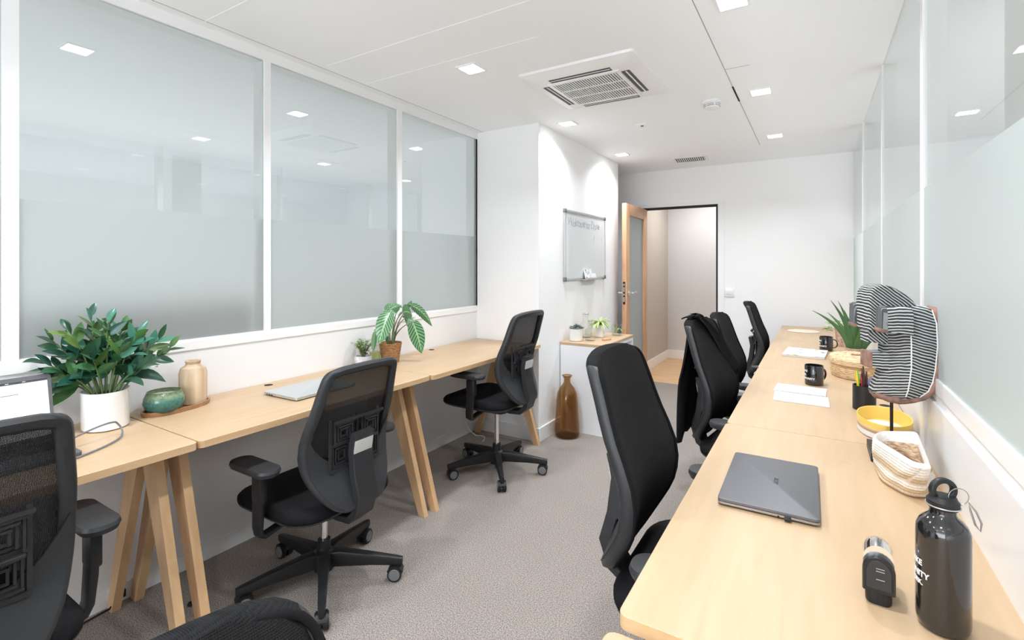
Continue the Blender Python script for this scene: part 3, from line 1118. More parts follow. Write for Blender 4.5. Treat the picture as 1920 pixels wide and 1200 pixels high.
def build_chair(label, hub, rz, h, group, solid=False, arm=0.0):
    t = thing('office_chair', label, 'office chair', (hub[0], hub[1], 0), rz, group)
    zr = lambda z: z
    # base legs with casters
    leg = None
    for k in range(5):
        if leg is None:
            mb = MB()
            rings = []
            for (r, zc, hh, ww) in ((.018, .095, .060, .046), (.07, .098, .064, .044), (.20, .090, .046, .034), (.305, .080, .034, .028), (.330, .078, .030, .022)):
                rings.append([(r, y, zc + z) for y, z in rrect(ww, hh, .006, 2)])
            mb.loft(rings)
            mb.cyl((.315, 0, .078), (.315, 0, .045), .011, seg=10)
            leg = mb.build('base_leg', 'black', t)
            mb = MB()
            for s_ in (1, -1):
                mb.cyl((.300, s_ * .006, .030), (.300, s_ * .025, .030), .030, seg=20, mi=0)
                mb.cyl((.300, s_ * .025, .030), (.300, s_ * .0275, .030), .024, .022, seg=20, mi=1)
            pts = [(.300 + .034 * math.cos(a), .030 + .034 * math.sin(a)) for a in [R(20 + 140 * j / 8) for j in range(9)]]
            mb.prism(pts + [(.300 - .02, .03), (.300 + .02, .03)], -.021, .021, 'Y', mi=0)
            mb.build('caster', ['black', 'grey'], leg)
            o = leg
        else:
            o = copy_tree(leg, t)
        o.rotation_euler = (0, 0, R(72 * k + PH[0]))
        for c_ in o.children:
            c_.location = (0, 0, 0)
    mb = MB()
    mb.lathe([(.040, .050), (.044, .07), (.042, .125), (.030, .132), (.027, .134), (.026, .175)], 24)
    mb.build('hub', 'black', t)
    mb = MB()
    mb.cyl((0, 0, .17), (0, 0, h - .10), .0145, seg=16)
    mb.build('gas_column', 'chrome', t)
    U = (0, 0, h)
    mb = MB()
    mb.loft([[(x, y, z) for x, y in rrect(sx, sy, .02, 3)] for sx, sy, z in ((.11, .07, -.125), (.20, .13, -.105), (.24, .17, -.075), (.24, .17, -.062))])
    mb.cyl((.03, -.1, -.088), (.03, -.21, -.095), .006, seg=8)
    mb.box((.03, -.225, -.096), (.02, .045, .008), None, .003)
    mb.build('tilt_mechanism', 'black', t, U)
    mb = MB()
    mb.loft([[(x + .055, y, z) for x, y in rrect(sx, sy, r, 6)] for sx, sy, r, z in ((.36, .36, .10, -.066), (.45, .45, .11, -.058), (.485, .485, .11, -.048), (.49, .49, .11, -.040))])
    mb.build('seat_pan', 'black2', t, U)
    mb = MB()
    mb.loft([[(x + .055 + .0 * x, y, z - (max(0, x - .12) ** 2) * .9) for x, y in rrect(sx, sy, r, 6)] for sx, sy, r, z in ((.475, .475, .11, -.046), (.496, .492, .115, -.034), (.492, .488, .11, -.016), (.468, .462, .10, -.004), (.40, .39, .10, .000), (.2, .2, .08, -.004))])
    mb.build('seat', 'seatfab', t, U, ang=60)
    # armrests
    for s_ in (1, -1):
        mb = MB()
        path = [(-.012, .290 * s_, .150), (-.002, .289 * s_, .02), (.008, .286 * s_, -.06), (.014, .278 * s_, -.088), (.016, .258 * s_, -.102), (.012, .20 * s_, -.088), (.008, .10 * s_, -.072)]
        sec = rrect(2, .9, .3, 2)
        mb.tube(path, [.027, .027, .024, .022, .020, .018, .018], sec=sec, up=(1, 0, 0))
        mb.box((-.010, .290 * s_, .095), (.062, .030, .10), None, .008)
        a = mb.build('armrest', 'black', t, (0, 0, h + arm))
        mb = MB()
        rg = []
        for sx, sy, r, z in ((.17, .055, .025, .150), (.235, .082, .038, .156), (.245, .092, .040, .170), (.238, .086, .038, .180), (.20, .060, .028, .183)):
            rg.append([(x + .02, y + .290 * s_, z) for x, y in rrect(sx, sy, r, 5)])
        mb.loft(rg)
        mb.build('arm_pad', 'black2', a)
    # backrest ring
    zs = [-.02, -.016, -.012, -.004, .005, .017, .03, .05, .07, .10, .13, .165, .20, .25, .30, .35, .40, .43, .46, .49, .505, .515, .523, .53, .536, .54]
    out = [(wb(z), z) for z in zs]
    out += [(x, .54 + .006 * (1 - (x / .118) ** 2)) for x in (.08, .04, 0, -.04, -.08)]
    out += [(-wb(z), z) for z in reversed(zs)]
    out += [(x, -.02 - .003 * (1 - (x / .085) ** 2)) for x in (-.05, 0, .05)]
    mb = MB()
    n = len(out)
    rings = []
    cz = .26
    for i, (y, z) in enumerate(out):
        ya, za = out[i - 1]
        yb, zb = out[(i + 1) % n]
        tv = Vector((yb - ya, zb - za)).normalized()
        nn = Vector((tv.y, -tv.x))      # outward in (y,z)
        ring = []
        for (a, b) in ((0, .012), (.004, .002), (.003, -.013), (-.006, -.021), (-.022, -.019), (-.032, -.007), (-.031, .006), (-.018, .012)):
            yy, zz = y + nn.x * a, z + nn.y * a
            p = bx_(yy, min(max(zz, -.03), .556), b - .006)
            p.z = zz
            ring.append(p)
        rings.append(ring)
    vr = [[mb.bm.verts.new(p) for p in rg] for rg in rings]
    for i in range(n):
        for j in range(8):
            k = (j + 1) % 8
            i2 = (i + 1) % n
            f = mb.bm.faces.new((vr[i][j], vr[i][k], vr[i2][k], vr[i2][j]))
            if solid and min(out[i][1], out[i2][1]) > .520:      # the fabric wraps over the top edge
                f.material_index = 1
    fr = mb.build('back_frame', ['black2', 'solidmesh'], t, U, ang=50)
    # lower shell
    mb = MB()
    rows = []
    for i in range(9):
        rows.append([])
        for j in range(17):
            s_ = -1 + 2 * j / 16
            zt = .148 + .125 * abs(s_) ** 3.2
            z = -.014 + (zt + .014) * i / 8
            y = s_ * (wb(z) - .012)
            rows[-1].append(bx_(y, z, -.022))
    mb.slab(rows, (-.007, 0, 0))
    mb.build('back_shell', 'black2', t, U, ang=50)
    # mesh skin and padded front edge
    mb = MB()
    rows = []
    zz = [-.014 + .545 * i / 30 for i in range(31)]
    for z in zz:
        if solid:
            z = -.020 + (z + .014) * .568 / .545
            rows.append([])
            for s_ in [-1 + 2 * j / 20 for j in range(21)]:
                p = bx_(s_ * (wb(min(z, .5395)) + .003), z, .017 - .022 * abs(s_) ** 14 - .05 * max(0, z - .535) ** .9)
                p.z = min(z, .552 - .010 * abs(s_) ** 4)
                rows[-1].append(p)
            continue
        rows.append([bx_(s_ * (wb(z) - .008), z, .006) for s_ in [-1 + 2 * j / 20 for j in range(21)]])
    mb.grid(rows)
    mb.build('back_fabric', 'solidmesh' if solid else 'mesh', t, U, ang=80)
    mb = MB()
    pts = []
    for i, (y, z) in enumerate(out):
        pts.append(bx_(y * (.985 if solid else .955), .26 + (z - .26) * (.988 if solid else .978), .008 if solid else .010))
    mb.tube(pts, .005, 6, closed=True)
    mb.build('fabric_piping', 'seatfab', t, U, ang=80)
    # lumbar pad with its nested square pattern
    mb = MB()
    for sy_ in (1, -1):
        for (za, up_) in ((.275, 1), (.185, -1)):
            cy = sy_ * .066
            for q in (.040, .028, .016):
                w_ = .0035
                for (a0, b0, a1, b1) in ((-q, -q, q, -q), (-q, q, q, q), (-q, -q, -q, q), (q, -q, q, q)):
                    y0, z0, y1, z1 = cy + a0, za + b0, cy + a1, za + b1
                    x = xb((z0 + z1) / 2) - .024
                    mb.box((x, (y0 + y1) / 2, (z0 + z1) / 2), (.007, abs(y1 - y0) + w_ * 1.6, abs(z1 - z0) + w_ * 1.6))
    for z in (.132, .23, .325):
        mb.box((xb(z) - .024, 0, z), (.008, .24, .010))
    for y in (-.118, -.011, .011, .118):
        mb.box((xb(.23) - .022, y, .23), (.008, .010, .20))
    mb.box((xb(.2) - .034, -.085, .222), (.014, .05, .012), None, .004)
    mb.build('lumbar_support', 'black2', t, U, smooth=False)
    # rear post
    mb = MB()
    path = [(xb(.26) - .062, .265), (xb(.2) - .056, .2), (xb(.1) - .05, .10), (xb(.03) - .044, .02), (-.235, -.05), (-.190, -.088), (-.12, -.094), (-.04, -.088)]
    dep = [.024, .026, .028, .028, .026, .024, .02, .018]
    rings = []
    for i, ((x, z), dd) in enumerate(zip(path, dep)):
        a = Vector(path[max(0, i - 1)])
        b = Vector(path[min(len(path) - 1, i + 1)])
        tv = (b - a).normalized()
        nv = Vector((tv.y, -tv.x))
        hw = .050 - (.012 if i > 4 else .004 if i == 4 else 0)
        rings.append([(x + nv.x * p * dd * .6, q * hw, z + nv.y * p * dd * .6) for p, q in ((1, .92), (1, -.92), (.8, -1), (-.8, -1), (-1, -.92), (-1, .92), (-.8, 1), (.8, 1))])
    mb.loft(rings)
    mb.box((xb(.1) - .033, 0, .06), (.03, .05, .12), None, .006)
    po = mb.build('back_post', 'black2', t, U)
    mb = MB()
    p0 = Vector((xb(.213) - .058 - .0172, 0, .213))
    mb.box(p0, (.003, .092, .052), (0, R(-9), 0), .0006)
    mb.build('name_plate', 'label', po)
    return t


PH = [0]
g1 = 'mesh-back office chairs along the left desks'
g2 = 'mesh-back office chairs along the right desks'
# leg phase is written in chair coordinates (world leg angle minus chair rotation)
PH[0] = 30 - 180
build_chair('black office chair at the bottom left corner before the open laptop', (-1.700, .258), PI, .462, g1)
PH[0] = 33 - 180
build_chair('black office chair with armrest facing the silver laptop on the left', (-1.770, 1.358), PI, .405, g1)
PH[0] = 21 - 180
build_chair('black office chair facing the last left desk, chrome column showing', (-1.763, 2.672), PI, .500, g1)
PH[0] = 10
build_chair('black chair back cut off by the bottom edge of the photo', (-.222, .165), R(2), .447, g2, True, 0)
PH[0] = 40
build_chair('large black office chair seen from the front at the near right desk', (-.243, 1.345), 0, .548, g2, True, -.040)
PH[0] = 20
build_chair('black office chair with a jacket hung over its back', (-.248, 2.53), R(-8), .520, g2, True, -.035)
PH[0] = 50
build_chair('third black office chair of the right row, behind the one with the jacket', (-.275, 3.33), R(-2), .480, g2, True)
PH[0] = 15
build_chair('farthest black office chair of the right row, by the end wall', (-.215, 4.44), 0, .485, g2, True)

# jacket over the chair
jk = thing('jacket', 'black jacket draped over the back of the second right-hand chair', 'jacket', (-.248, 2.53, .520), R(-8))
mb = MB()
rows = []
rnd = random.Random(3)
for i in range(19):
    z = .548 - i * .0285
    r_ = []
    w = .125 + .008 * min(i, 9) + (.004 * (i - 9) if i > 9 else 0)
    for j in range(15):
        s_ = -1 + 2 * j / 14
        y = s_ * w + .01
        x = -.268 - .006 * math.cos(s_ * 9 + i * .25) + .9 * y * y * max(0, 1 - i / 8) + (.02 if i == 0 else 0)
        zz = z - .05 * abs(s_) - (.010 * math.sin(j * 1.9) if i > 15 else 0)
        r_.append(Vector((x, y, zz)))
    rows.append(r_)
mb.slab(rows, (-.008, 0, 0))
mb.build('jacket_back', 'cloth', jk, ang=80)
mb = MB()
rows = []
for i in range(14):
    a = i / 13
    y0 = -.115 + .29 * a
    z0 = .562 - .005 * a - .29 * a ** 2.0
    rr = []
    for j in range(7):
        b = j / 6
        yy = y0 + b * .042 * (1 + .5 * a) + .012 * a
        z = z0 + .012 * math.sin(b * PI) + b * (.02 + .03 * a)
        if z > .560 - 0.25 * max(0, abs(yy) - .10):
            pass
        rr.append(Vector((xb(min(z, .54)) + .9 * yy * yy * .9 + .024 + .010 * math.sin(b * PI * 2 + a * 5) - .03 * b * (b > .8), yy, min(z, .572))))
    rows.append(rr)
mb.slab(rows, (.006, 0, 0))
mb.build('collar', 'cloth', jk, ang=80)
mb = MB()
rows = []
for i in range(12):
    a = i / 11
    rows.append([])
    for j in range(6):
        b = j / 5
        rows[-1].append(Vector((-.285 + .15 * b + .012 * math.sin(a * 9), .215 + .018 * math.sin(b * 3 + a * 4) + .02 * b, .34 - .36 * a - .05 * b * (1 - a) + .06 * b * a)))
mb.slab(rows, (0, .008, 0))
mb.build('sleeve', 'cloth', jk, ang=80)
mb = MB()
mb.slab([[Vector((-.300 + .045 * j / 5, -.095 + .19 * i / 8, .549 + .010 * math.sin(j / 5 * PI) - .05 * abs(-.095 + .19 * i / 8))) for j in range(6)] for i in range(9)], (0, 0, .006))
mb.build('shoulder', 'cloth', jk, ang=80)

# ================================================================== WHITEBOARD
wbd = thing('whiteboard', 'framed whiteboard with faint handwriting on the boxed wall', 'whiteboard', (-1.774, 4.143, 1.497))
mb = MB()
mb.box2((0, -.45, -.29), (.010, .45, .29))
mb.build('board_panel', 'board', wbd, smooth=False)
mb = MB()
for a, b in (((0, -.455, .278), (.016, .455, .296)), ((0, -.455, -.296), (.016, .455, -.278)), ((0, -.459, -.29), (.016, -.442, .29)), ((0, .442, -.29), (.016, .459, .29))):
    mb.box2(a, b, .002)
mb.build('frame', 'alu', wbd, smooth=False)
for sy_ in (1, -1):
    for sz in (1, -1):
        mb = MB()
        mb.box((.010, sy_ * .448, sz * .284), (.022, .034, .034), None, .005)
        mb.build('corner_cap', 'grey', wbd)
mb = MB()
mb.box((.035, .05, -.296), (.05, .34, .006), None, .002)
mb.box((.06, .05, -.289), (.004, .34, .018), None, .001)
mb.build('pen_tray', 'alu', wbd, smooth=False)
Mx = Matrix(((0, 0, 1, .0105), (1, 0, 0, 0), (0, 1, 0, 0), (0, 0, 0, 1)))


def board_text(txt, size, y, z, sp=1.0):
    def fn(c):
        x = c.x
        return Vector((.0106 + c.z, y + x + c.y * .15, z + c.y + .006 * math.sin(x * 40)))
    text_obj('handwriting', txt, size, None, 'marker', wbd, -.0008, fn, sp)


board_text('Welcome to Dune', .105, -.40, .165, .88)
board_text('?', .09, .16, .04)
board_text('?', .05, .36, .06)
cards = thing('card_stack', 'small printed cards and papers leaning on the whiteboard tray', 'cards', (-1.770, 4.15, 1.209))
mb = MB()
mb.box((.028, -.05, .040), (.022, .06, .078), (0, R(-12), 0))
mb.build('box', 'magcov', cards, smooth=False)
mb = MB()
mb.box((.030, .02, .042), (.012, .07, .082), (0, R(-10), R(6)), .001)
mb.build('card', 'paper', cards, smooth=False)
mb = MB()
mb.box((.034, .085, .024), (.014, .10, .040), (0, R(-14), 0), .001)
mb.build('note_pad', 'paper', cards, smooth=False)

# ================================================================== CABINET AND ITEMS
CB = thing('side_cabinet', 'white open-front side cabinet with a birch top', 'cabinet', (-1.765, 3.615, 0))
cw, cl, ch = .375, .70, .708
mb = MB()
mb.box2((0, 0, ch - .022), (cw + .003, cl + .003, ch), .001)
mb.build('top', ['desk'], CB, smooth=False)
mb = MB()
t_ = .018
mb.box2((0, 0, 0), (cw, t_, ch - .022))
mb.box2((0, cl - t_, 0), (cw, cl, ch - .022))
mb.box2((0, t_, 0), (t_, cl - t_, ch - .022))
mb.box2((t_, cl / 2 - t_ / 2, .02), (cw, cl / 2 + t_ / 2, ch - .04))
for z in (0.0, .34, ch - .045):
    mb.box2((t_, t_, z), (cw, cl - t_, z + .022))
mb.build('body', 'panel', CB, smooth=False)
ZC = ch


def leaf(mb, base, dirv, L, W, droop=0.3, fold=0.25, up=Vector((0, 0, 1)), n=7, shape='lance', uvs=False, mi=0, thick=None, twist=0.0):
    """one leaf as a small curved grid"""
    d = Vector(dirv).normalized()
    side = d.cross(up)
    if side.length < 1e-3:
        side = Vector((1, 0, 0))
    side.normalize()
    nrm = side.cross(d).normalized()
    if twist:
        q = Matrix.Rotation(twist, 3, d)
        side = q @ side
        nrm = q @ nrm
    p = Vector(base)
    rows, uv = [], []
    cur = d.copy()
    for i in range(n + 1):
        t = i / n
        if shape == 'lance':
            w = W * math.sin(PI * min(1, t ** .82 * .97 + .02)) ** .85
        elif shape == 'heart':
            w = W * (math.sin(PI * (t * .80 + .20)) ** .8) if t < .98 else W * .02
            if t == 0:
                w = W * .55
        else:
            w = W * (1 - t) ** .6 + .0005
        w = max(w, .0006)
        r_ = []
        u_ = []
        for j in (-1, -.5, 0, .5, 1):
            r_.append(p + side * (w / 2 * j) + nrm * (abs(j) * w / 2 * fold))
            u_.append((.5 + j * .5, t))
        rows.append(r_)
        uv.append(u_)
        p = p + cur * (L / n)
        cur = (cur + Vector((0, 0, -1)) * (droop / n * 1.6)).normalized()
        nrm = side.cross(cur).normalized()
    mb.grid(rows, mi, uv if uvs else None)
    return p


def bez(a, b, c, n=8):
    a, b, c = Vector(a), Vector(b), Vector(c)
    return [a * (1 - t) ** 2 + b * 2 * t * (1 - t) + c * t * t for t in [i / n for i in range(n + 1)]]


def pot_mesh(t, prof_out, prof_in, m, sx=1, sy=1, name='pot', seg=40):
    mb = MB()
    mb.lathe(prof_out + prof_in, seg, sx=sx, sy=sy)
    return mb.build(name, m, t)


# white pot with grey succulent on cabinet
s1 = thing('succulent_plant', 'grey succulent in a plain white pot on the side cabinet', 'potted plant', (-1.680, 3.73, ZC))
pot_mesh(s1, [(.047, 0), (.054, .006), (.058, .10)], [(.054, .10), (.050, .09)], 'potwhite')
mb = MB()
rnd = random.Random(5)
for k in range(46):
    a = rnd.uniform(0, 2 * PI)
    rr = rnd.uniform(0, .055)
    c = Vector((rr * math.cos(a), rr * math.sin(a), .100 + rnd.uniform(0, .035) * (1 - rr / .08)))
    for q in range(5):
        b = a + q * 2 * PI / 5
        leaf(mb, c, (math.cos(b), math.sin(b), .6), .020, .014, .2, .4, n=3)
mb.build('foliage', 'succ', s1, normals=False)
mb = MB()
mb.lathe([(.05, .088), (.03, .092)], 24)
mb.build('soil', 'soil', s1)

# glass carafes
def carafe(loc, s, label):
    t = thing('glass_carafe', label, 'carafe', loc, 0, 'glass carafes on the side cabinet')
    mb = MB()
    mb.lathe([(r * s, z * s) for r, z in ((.036, 0), (.042, .004), (.044, .06), (.042, .085), (.022, .11), (.019, .13), (.020, .165), (.018, .165), (.017, .13), (.020, .11), (.040, .084), (.042, .06), (.040, .008), (.02, .006))], 28)
    mb.build('glass_body', 'clear', t)
    mb = MB()
    mb.lathe([(.022 * s, .158 * s), (.0225 * s, .166 * s), (.0195 * s, .168 * s), (.019 * s, .158 * s)], 24)
    mb.build('glass_rim', 'clear', t)


carafe((-1.690, 3.95, ZC), 1.25, 'clear glass carafe on the side cabinet, the taller and nearer the wall')
carafe((-1.585, 3.80, ZC), 1.0, 'clear glass carafe on the side cabinet beside the white pot')
s2 = thing('spider_plant', 'light green spider plant in a small glass pot on the side cabinet', 'potted plant', (-1.590, 4.03, ZC))
pot_mesh(s2, [(.032, 0), (.036, .004), (.038, .105)], [(.034, .105), (.03, .095)], 'potwhite')
mb = MB()
for k in range(46):
    a = rnd.uniform(0, 2 * PI)
    e = rnd.uniform(.5, 2.2)
    leaf(mb, (0, 0, .10), (math.cos(a), math.sin(a), e), rnd.uniform(.10, .15), .016, rnd.uniform(.8, 2.4), .3, n=6, shape='lance')
mb.build('foliage', 'leafC', s2, normals=False)
s3 = thing('glass_jar', 'clear glass jar with a trailing sprig at the back of the side cabinet', 'jar', (-1.500, 4.20, ZC))
mb = MB()
mb.lathe([(.040, 0), (.044, .004), (.045, .10), (.042, .10), (.041, .008), (.02, .005)], 28)
mb.build('glass_body', 'clear', s3)
mb = MB()
for k in range(16):
    a = rnd.uniform(0, 2 * PI)
    leaf(mb, (0, 0, .02), (math.cos(a) * .4, math.sin(a) * .4, 1.4), rnd.uniform(.10, .15), .006, rnd.uniform(1.2, 2.6), .2, n=7)
mb.build('sprig', 'leafC', s3, normals=False)
mb = MB()
mb.box((0.041, -.015, .055), (.002, .03, .055))
mb.build('jar_label', 'grille', s3, smooth=False)
s4 = thing('board_eraser', 'small beech wood block lying on the side cabinet', 'wood block', (-1.47, 3.87, ZC), R(70))
mb = MB()
mb.box((0, 0, .010), (.085, .034, .016), None, .003)
mb.build('wood_block', 'orangewood', s4)
mb = MB()
mb.box((0, 0, .0015), (.080, .030, .003))
mb.build('felt', 'paper', s4, smooth=False)

# amber demijohn on floor
s5 = thing('glass_floor_vase', 'tall amber recycled glass bottle vase on the carpet beside the cabinet', 'vase', (-1.650, 3.495, 0))
prof = [(.075, 0.0), (.090, .006), (.098, .03), (.099, .06), (.094, .12), (.088, .20), (.084, .28), (.076, .335), (.058, .375), (.036, .402), (.027, .418), (.026, .445), (.034, .462), (.036, .470)]
mb = MB()
mb.lathe([(r, z) for r, z in prof] + [(r - .004, z) for r, z in reversed(prof[1:])], 40, sy=1.0)
mb.build('glass_body', 'amber', s5)
mb = MB()
mb.tube([(.036 * math.cos(a), .036 * math.sin(a), .470) for a in [2 * PI * k / 24 for k in range(24)]], .005, 8, closed=True)
mb.build('lip', 'amber', s5)

# ================================================================== LEFT DESK ITEMS
ZD = .7405
# open laptop
lp = thing('laptop', 'open dark grey laptop with a lit white screen at the far left', 'laptop', (-2.155, .445, ZD))
mb = MB()
mb.loft([[(x + .115, y, z) for x, y in rrect(.225, .315, .012, 4)] for z in (.002, .014)])
mb.build('base', 'spacegrey', lp)
mb = MB()
for i in range(5):
    for j in range(13):
        mb.box((.04 + i * .019, -.125 + j * .0205, .0145), (.016, .0175, .002))
mb.build('keyboard', 'black', lp, smooth=False)
lid = MB()
lid.loft([[(x, y, z) for y, z in rrect(.315, .215, .010, 4, 0, .1225)] for x in (-.003, .003)])
lo = lid.build('lid', 'spacegrey', lp)
lo.rotation_euler = (0, R(-14), 0)
mb = MB()
mb.box((.0034, 0, .124), (.0006, .295, .188))
mb.build('screen', 'screen', lo, smooth=False)
mb = MB()
mb.box((.0044, 0, .2135), (.0006, .295, .0085), mi=0)
mb.box((.0044, .03, .125), (.0005, .11, .055), mi=1)
for k, y in enumerate((-.1, .05, .09)):
    mb.box((.0050, y, .2135), (.0004, .008, .0012), mi=1)
mb.box((.0044, .05, .176), (.0005, .05, .0015), mi=0)
mb.build('menu_bar', ['menubar', 'shadepix'], lo, smooth=False)

# laurel plant
pl = thing('laurel_plant', 'bushy green leafy plant in an oval glazed white pot', 'potted plant', (-2.213, .757, ZD), R(72))
pot_mesh(pl, [(.070, 0), (.078, .004), (.080, .132), (.0805, .136)], [(.076, .136), (.074, .12)], 'potwhite', .90, 1.10)
mb = MB()
mb.lathe([(.074, .115), (.04, .122)], 30, sx=.88, sy=1.08)
mb.build('soil', 'soil', pl)
st = MB()
lf = MB()
rnd = random.Random(21)
stems = [(-.235, 0, .20), (-.20, .03, .30), (-.14, -.03, .36), (-.06, .02, .42), (.01, -.02, .39), (.07, .03, .35), (.13, -.02, .31), (.22, 0, .27), (.27, .02, .21), (.16, .05, .19),
         (-.17, -.05, .15), (-.10, .06, .24), (0, .08, .30), (.06, -.08, .24), (-.05, -.08, .20), (.13, -.07, .13), (-.22, .04, .12), (.10, .08, .25), (-.07, .09, .33)]
for (sx_, sy_, sz_) in stems:
    k = .72
    tip = Vector((sx_ * k, sy_ * k, .125 + sz_ * .66))
    root = Vector((sx_ * .16, sy_ * .2, .115))
    midp = Vector((sx_ * .35, sy_ * .4, .12 + sz_ * .40))
    P = bez(root, midp, tip, 8)
    st.tube(P, [.0032] * 6 + [.002] * 3, 6)
    nl = 9
    for i in range(nl):
        tt = .40 + .6 * i / (nl - 1)
        idx = tt * 8
        i0 = min(7, int(idx))
        p = P[i0].lerp(P[i0 + 1], idx - i0)
        dr = (P[i0 + 1] - P[i0]).normalized()
        a = i * 2.4 + rnd.uniform(-.5, .5)
        u = dr.orthogonal().normalized()
        v = dr.cross(u)
        o_ = (u * math.cos(a) + v * math.sin(a))
        dd = (o_ * (1.0 - .5 * (i / nl)) + dr * (.55 + .6 * i / nl))
        big = 1.0 - .45 * (i / nl)
        leaf(lf, p, dd, rnd.uniform(.085, .115) * big, rnd.uniform(.036, .047) * big, rnd.uniform(.0, .5), .18, up=Vector((.55, -.55, .75)), n=6, twist=rnd.uniform(-.5, .5))
for bm_ in (st.bm, lf.bm):
    for v in bm_.verts:      # leaves bend back off the wall behind the pot
        wx = -2.213 + math.cos(R(72)) * v.co.x - math.sin(R(72)) * v.co.y
        if wx < -2.28:
            k_ = (-2.28 - wx) * .8
            v.co.x += math.cos(R(72)) * k_
            v.co.y -= math.sin(R(72)) * k_
        wx = -2.213 + math.cos(R(72)) * v.co.x - math.sin(R(72)) * v.co.y
        if wx < -2.332:
            v.co.x += math.cos(R(72)) * (-2.332 - wx)
            v.co.y -= math.sin(R(72)) * (-2.332 - wx)
st.build('stem', 'stem', pl)
lf.build('foliage', 'leafA', pl, normals=False)

# oval tray, bowl, vase
ty = thing('wooden_tray', 'small oval walnut tray under the bowl and the wooden vase', 'tray', (-2.232, 1.003, ZD), R(97))
mb = MB()
mb.lathe([(1, 0), (1.0, .002), (1.03, .016), (1.0, .0175), (.95, .016), (.93, .006), (.5, .006)], 44, sx=.130, sy=.066)
mb.build('tray_dish', 'darkwood', ty)
bw = thing('candle_bowl', 'teal speckled glazed bowl with a cream candle', 'bowl', (-2.215, .948, ZD + .0062))
mb = MB()
mb.lathe([(.036, 0), (.050, .003), (.065, .020), (.0715, .040), (.068, .058), (.058, .082), (.0555, .083), (.055, .078), (.060, .066)], 40)
mb.build('bowl_body', 'teal', bw)
mb = MB()
mb.lathe([(.0595, .066), (.03, .067)], 30)
mb.build('candle', 'cream', bw)
vs_ = thing('wooden_vase', 'pale carved wooden vase with a short neck', 'vase', (-2.250, 1.072, ZD + .0062))
mb = MB()
mb.lathe([(.044, 0), (.050, .004), (.052, .03), (.052, .128), (.046, .150), (.029, .160), (.026, .166), (.030, .178), (.027, .180), (.020, .176), (.012, .150)], 36)
mb.build('vase_body', 'vasewood', vs_)

# power cable loop on desk
mb = MB()
pts = bez((-2.03, .60, .03), (-2.04, .70, .06), (-2.065, .735, .045), 8) + bez((-2.065, .735, .045), (-2.075, .765, .01), (-2.02, .735, .004), 8)[1:] + bez((-2.02, .735, .004), (-1.95, .69, .003), (-1.90, .55, .003), 8)[1:]
mb.tube([(p.x, p.y, ZD + p.z + .001) for p in map(Vector, pts)], .0031, 8)
tag(mb.build('charging_cable', 'grey'), 'grey charging cable looping over the desk beside the white pot', 'cable')

# silver closed laptop
def closed_laptop(name, label, loc, rz, wx, wy, m, me, th=.017):
    t = thing(name, label, 'laptop', loc, rz)
    mb = MB()
    mb.loft([[(x, y, z) for x, y in rrect(wx - q, wy - q, .010, 4)] for q, z in ((.012, .0015), (.0, .005), (0, th * .56))])
    mb.build('base', me, t)
    mb = MB()
    mb.loft([[(x, y, z) for x, y in rrect(wx - q, wy - q, .010, 4)] for q, z in ((.004, th * .60), (0, th * .64), (0, th - .001), (.003, th))])
    lid = mb.build('lid', m, t)
    mb = MB()
    mb.loft([[(x, y, z) for x, y in rrect(wx - .006, wy - .006, .010, 4)] for z in (th * .54, th * .62)])
    mb.build('lid_gap', 'hole', t)
    return t, lid


l2, _ = closed_laptop('laptop', 'closed silver laptop lying on the left desk', (-2.028, 1.487, ZD), R(2), .232, .335, 'silver', 'silver')
mb = MB()
for k, (x, w) in enumerate(((-.088, .006), (-.072, .010), (-.055, .012))):
    mb.box((x, -.1672, .0062), (w, .002, .004))
mb.build('port', 'hole', l2, smooth=False)

# calathea / alocasia in wicker pot
ap = thing('alocasia_plant', 'plant with drooping arrow leaves and pale veins in a seagrass pot', 'potted plant', (-2.212, 2.175, ZD))
mb = MB()
pr = []
for k in range(13):
    z = .118 * k / 12
    r = .050 + .018 * k / 12 + (.0018 if k % 2 else 0)
    pr.append((r, z))
mb.lathe(pr + [(.064, .118), (.060, .105)], 32)
mb.build('pot', 'wicker', ap)
mb = MB()
mb.lathe([(.060, .103), (.03, .108)], 24)
mb.build('soil', 'soil', ap)
st = MB()
lf = MB()
# leaf spec: attach point (dx right along the wall = +y, dtoward camera=+x), height, direction, length
spec = [((.10, -.10, .315), (.25, -.75, -.55), .215, .085), ((.07, .03, .30), (.5, -.1, .2), .10, .08), ((.05, .135, .335), (.15, .8, -.35), .22, .055), ((.13, .055, .245), (.35, .25, -1.0), .20, .085),
        ((.03, .10, .26), (.1, .55, -.8), .17, .028), ((.02, -.14, .20), (.1, -.3, -.9), .12, .028), ((-.03, 0, .30), (.2, .2, .3), .09, .07), ((-.02, .09, .33), (.1, -.8, .1), .13, .05)]
for (ax, ay, az), dv, L_, W_ in spec:
    P = bez((ax * .12, ay * .12, .105), (ax * .2, ay * .35, az * .85), (ax, ay, az), 8)
    st.tube(P, [.0035] * 5 + [.0025] * 4, 6)
    leaf(lf, (ax, ay, az), dv, L_, W_ * 1.15, .6, -.25, up=Vector((.72, -.62, .3)), n=10, shape='heart', uvs=True)
    leaf(lf, (ax, ay, az), (-dv[0] + .1, -dv[1] * .4, .25), L_ * .18, W_ * .9, .6, -.3, up=Vector((.72, -.62, .3)), n=4, shape='lance', uvs=True)
for k in range(4):
    a = k * 1.6
    leaf(lf, (.02 * math.cos(a), .03 * math.sin(a), .105), (.15 * math.cos(a), .25 * math.sin(a), 1), .10, .022, .1, .5, n=6, uvs=True)
st.build('stem', mat('brown_stem', (0.13, 0.11, 0.05), .5), ap)
lf.build('foliage', 'vein', ap, normals=False)

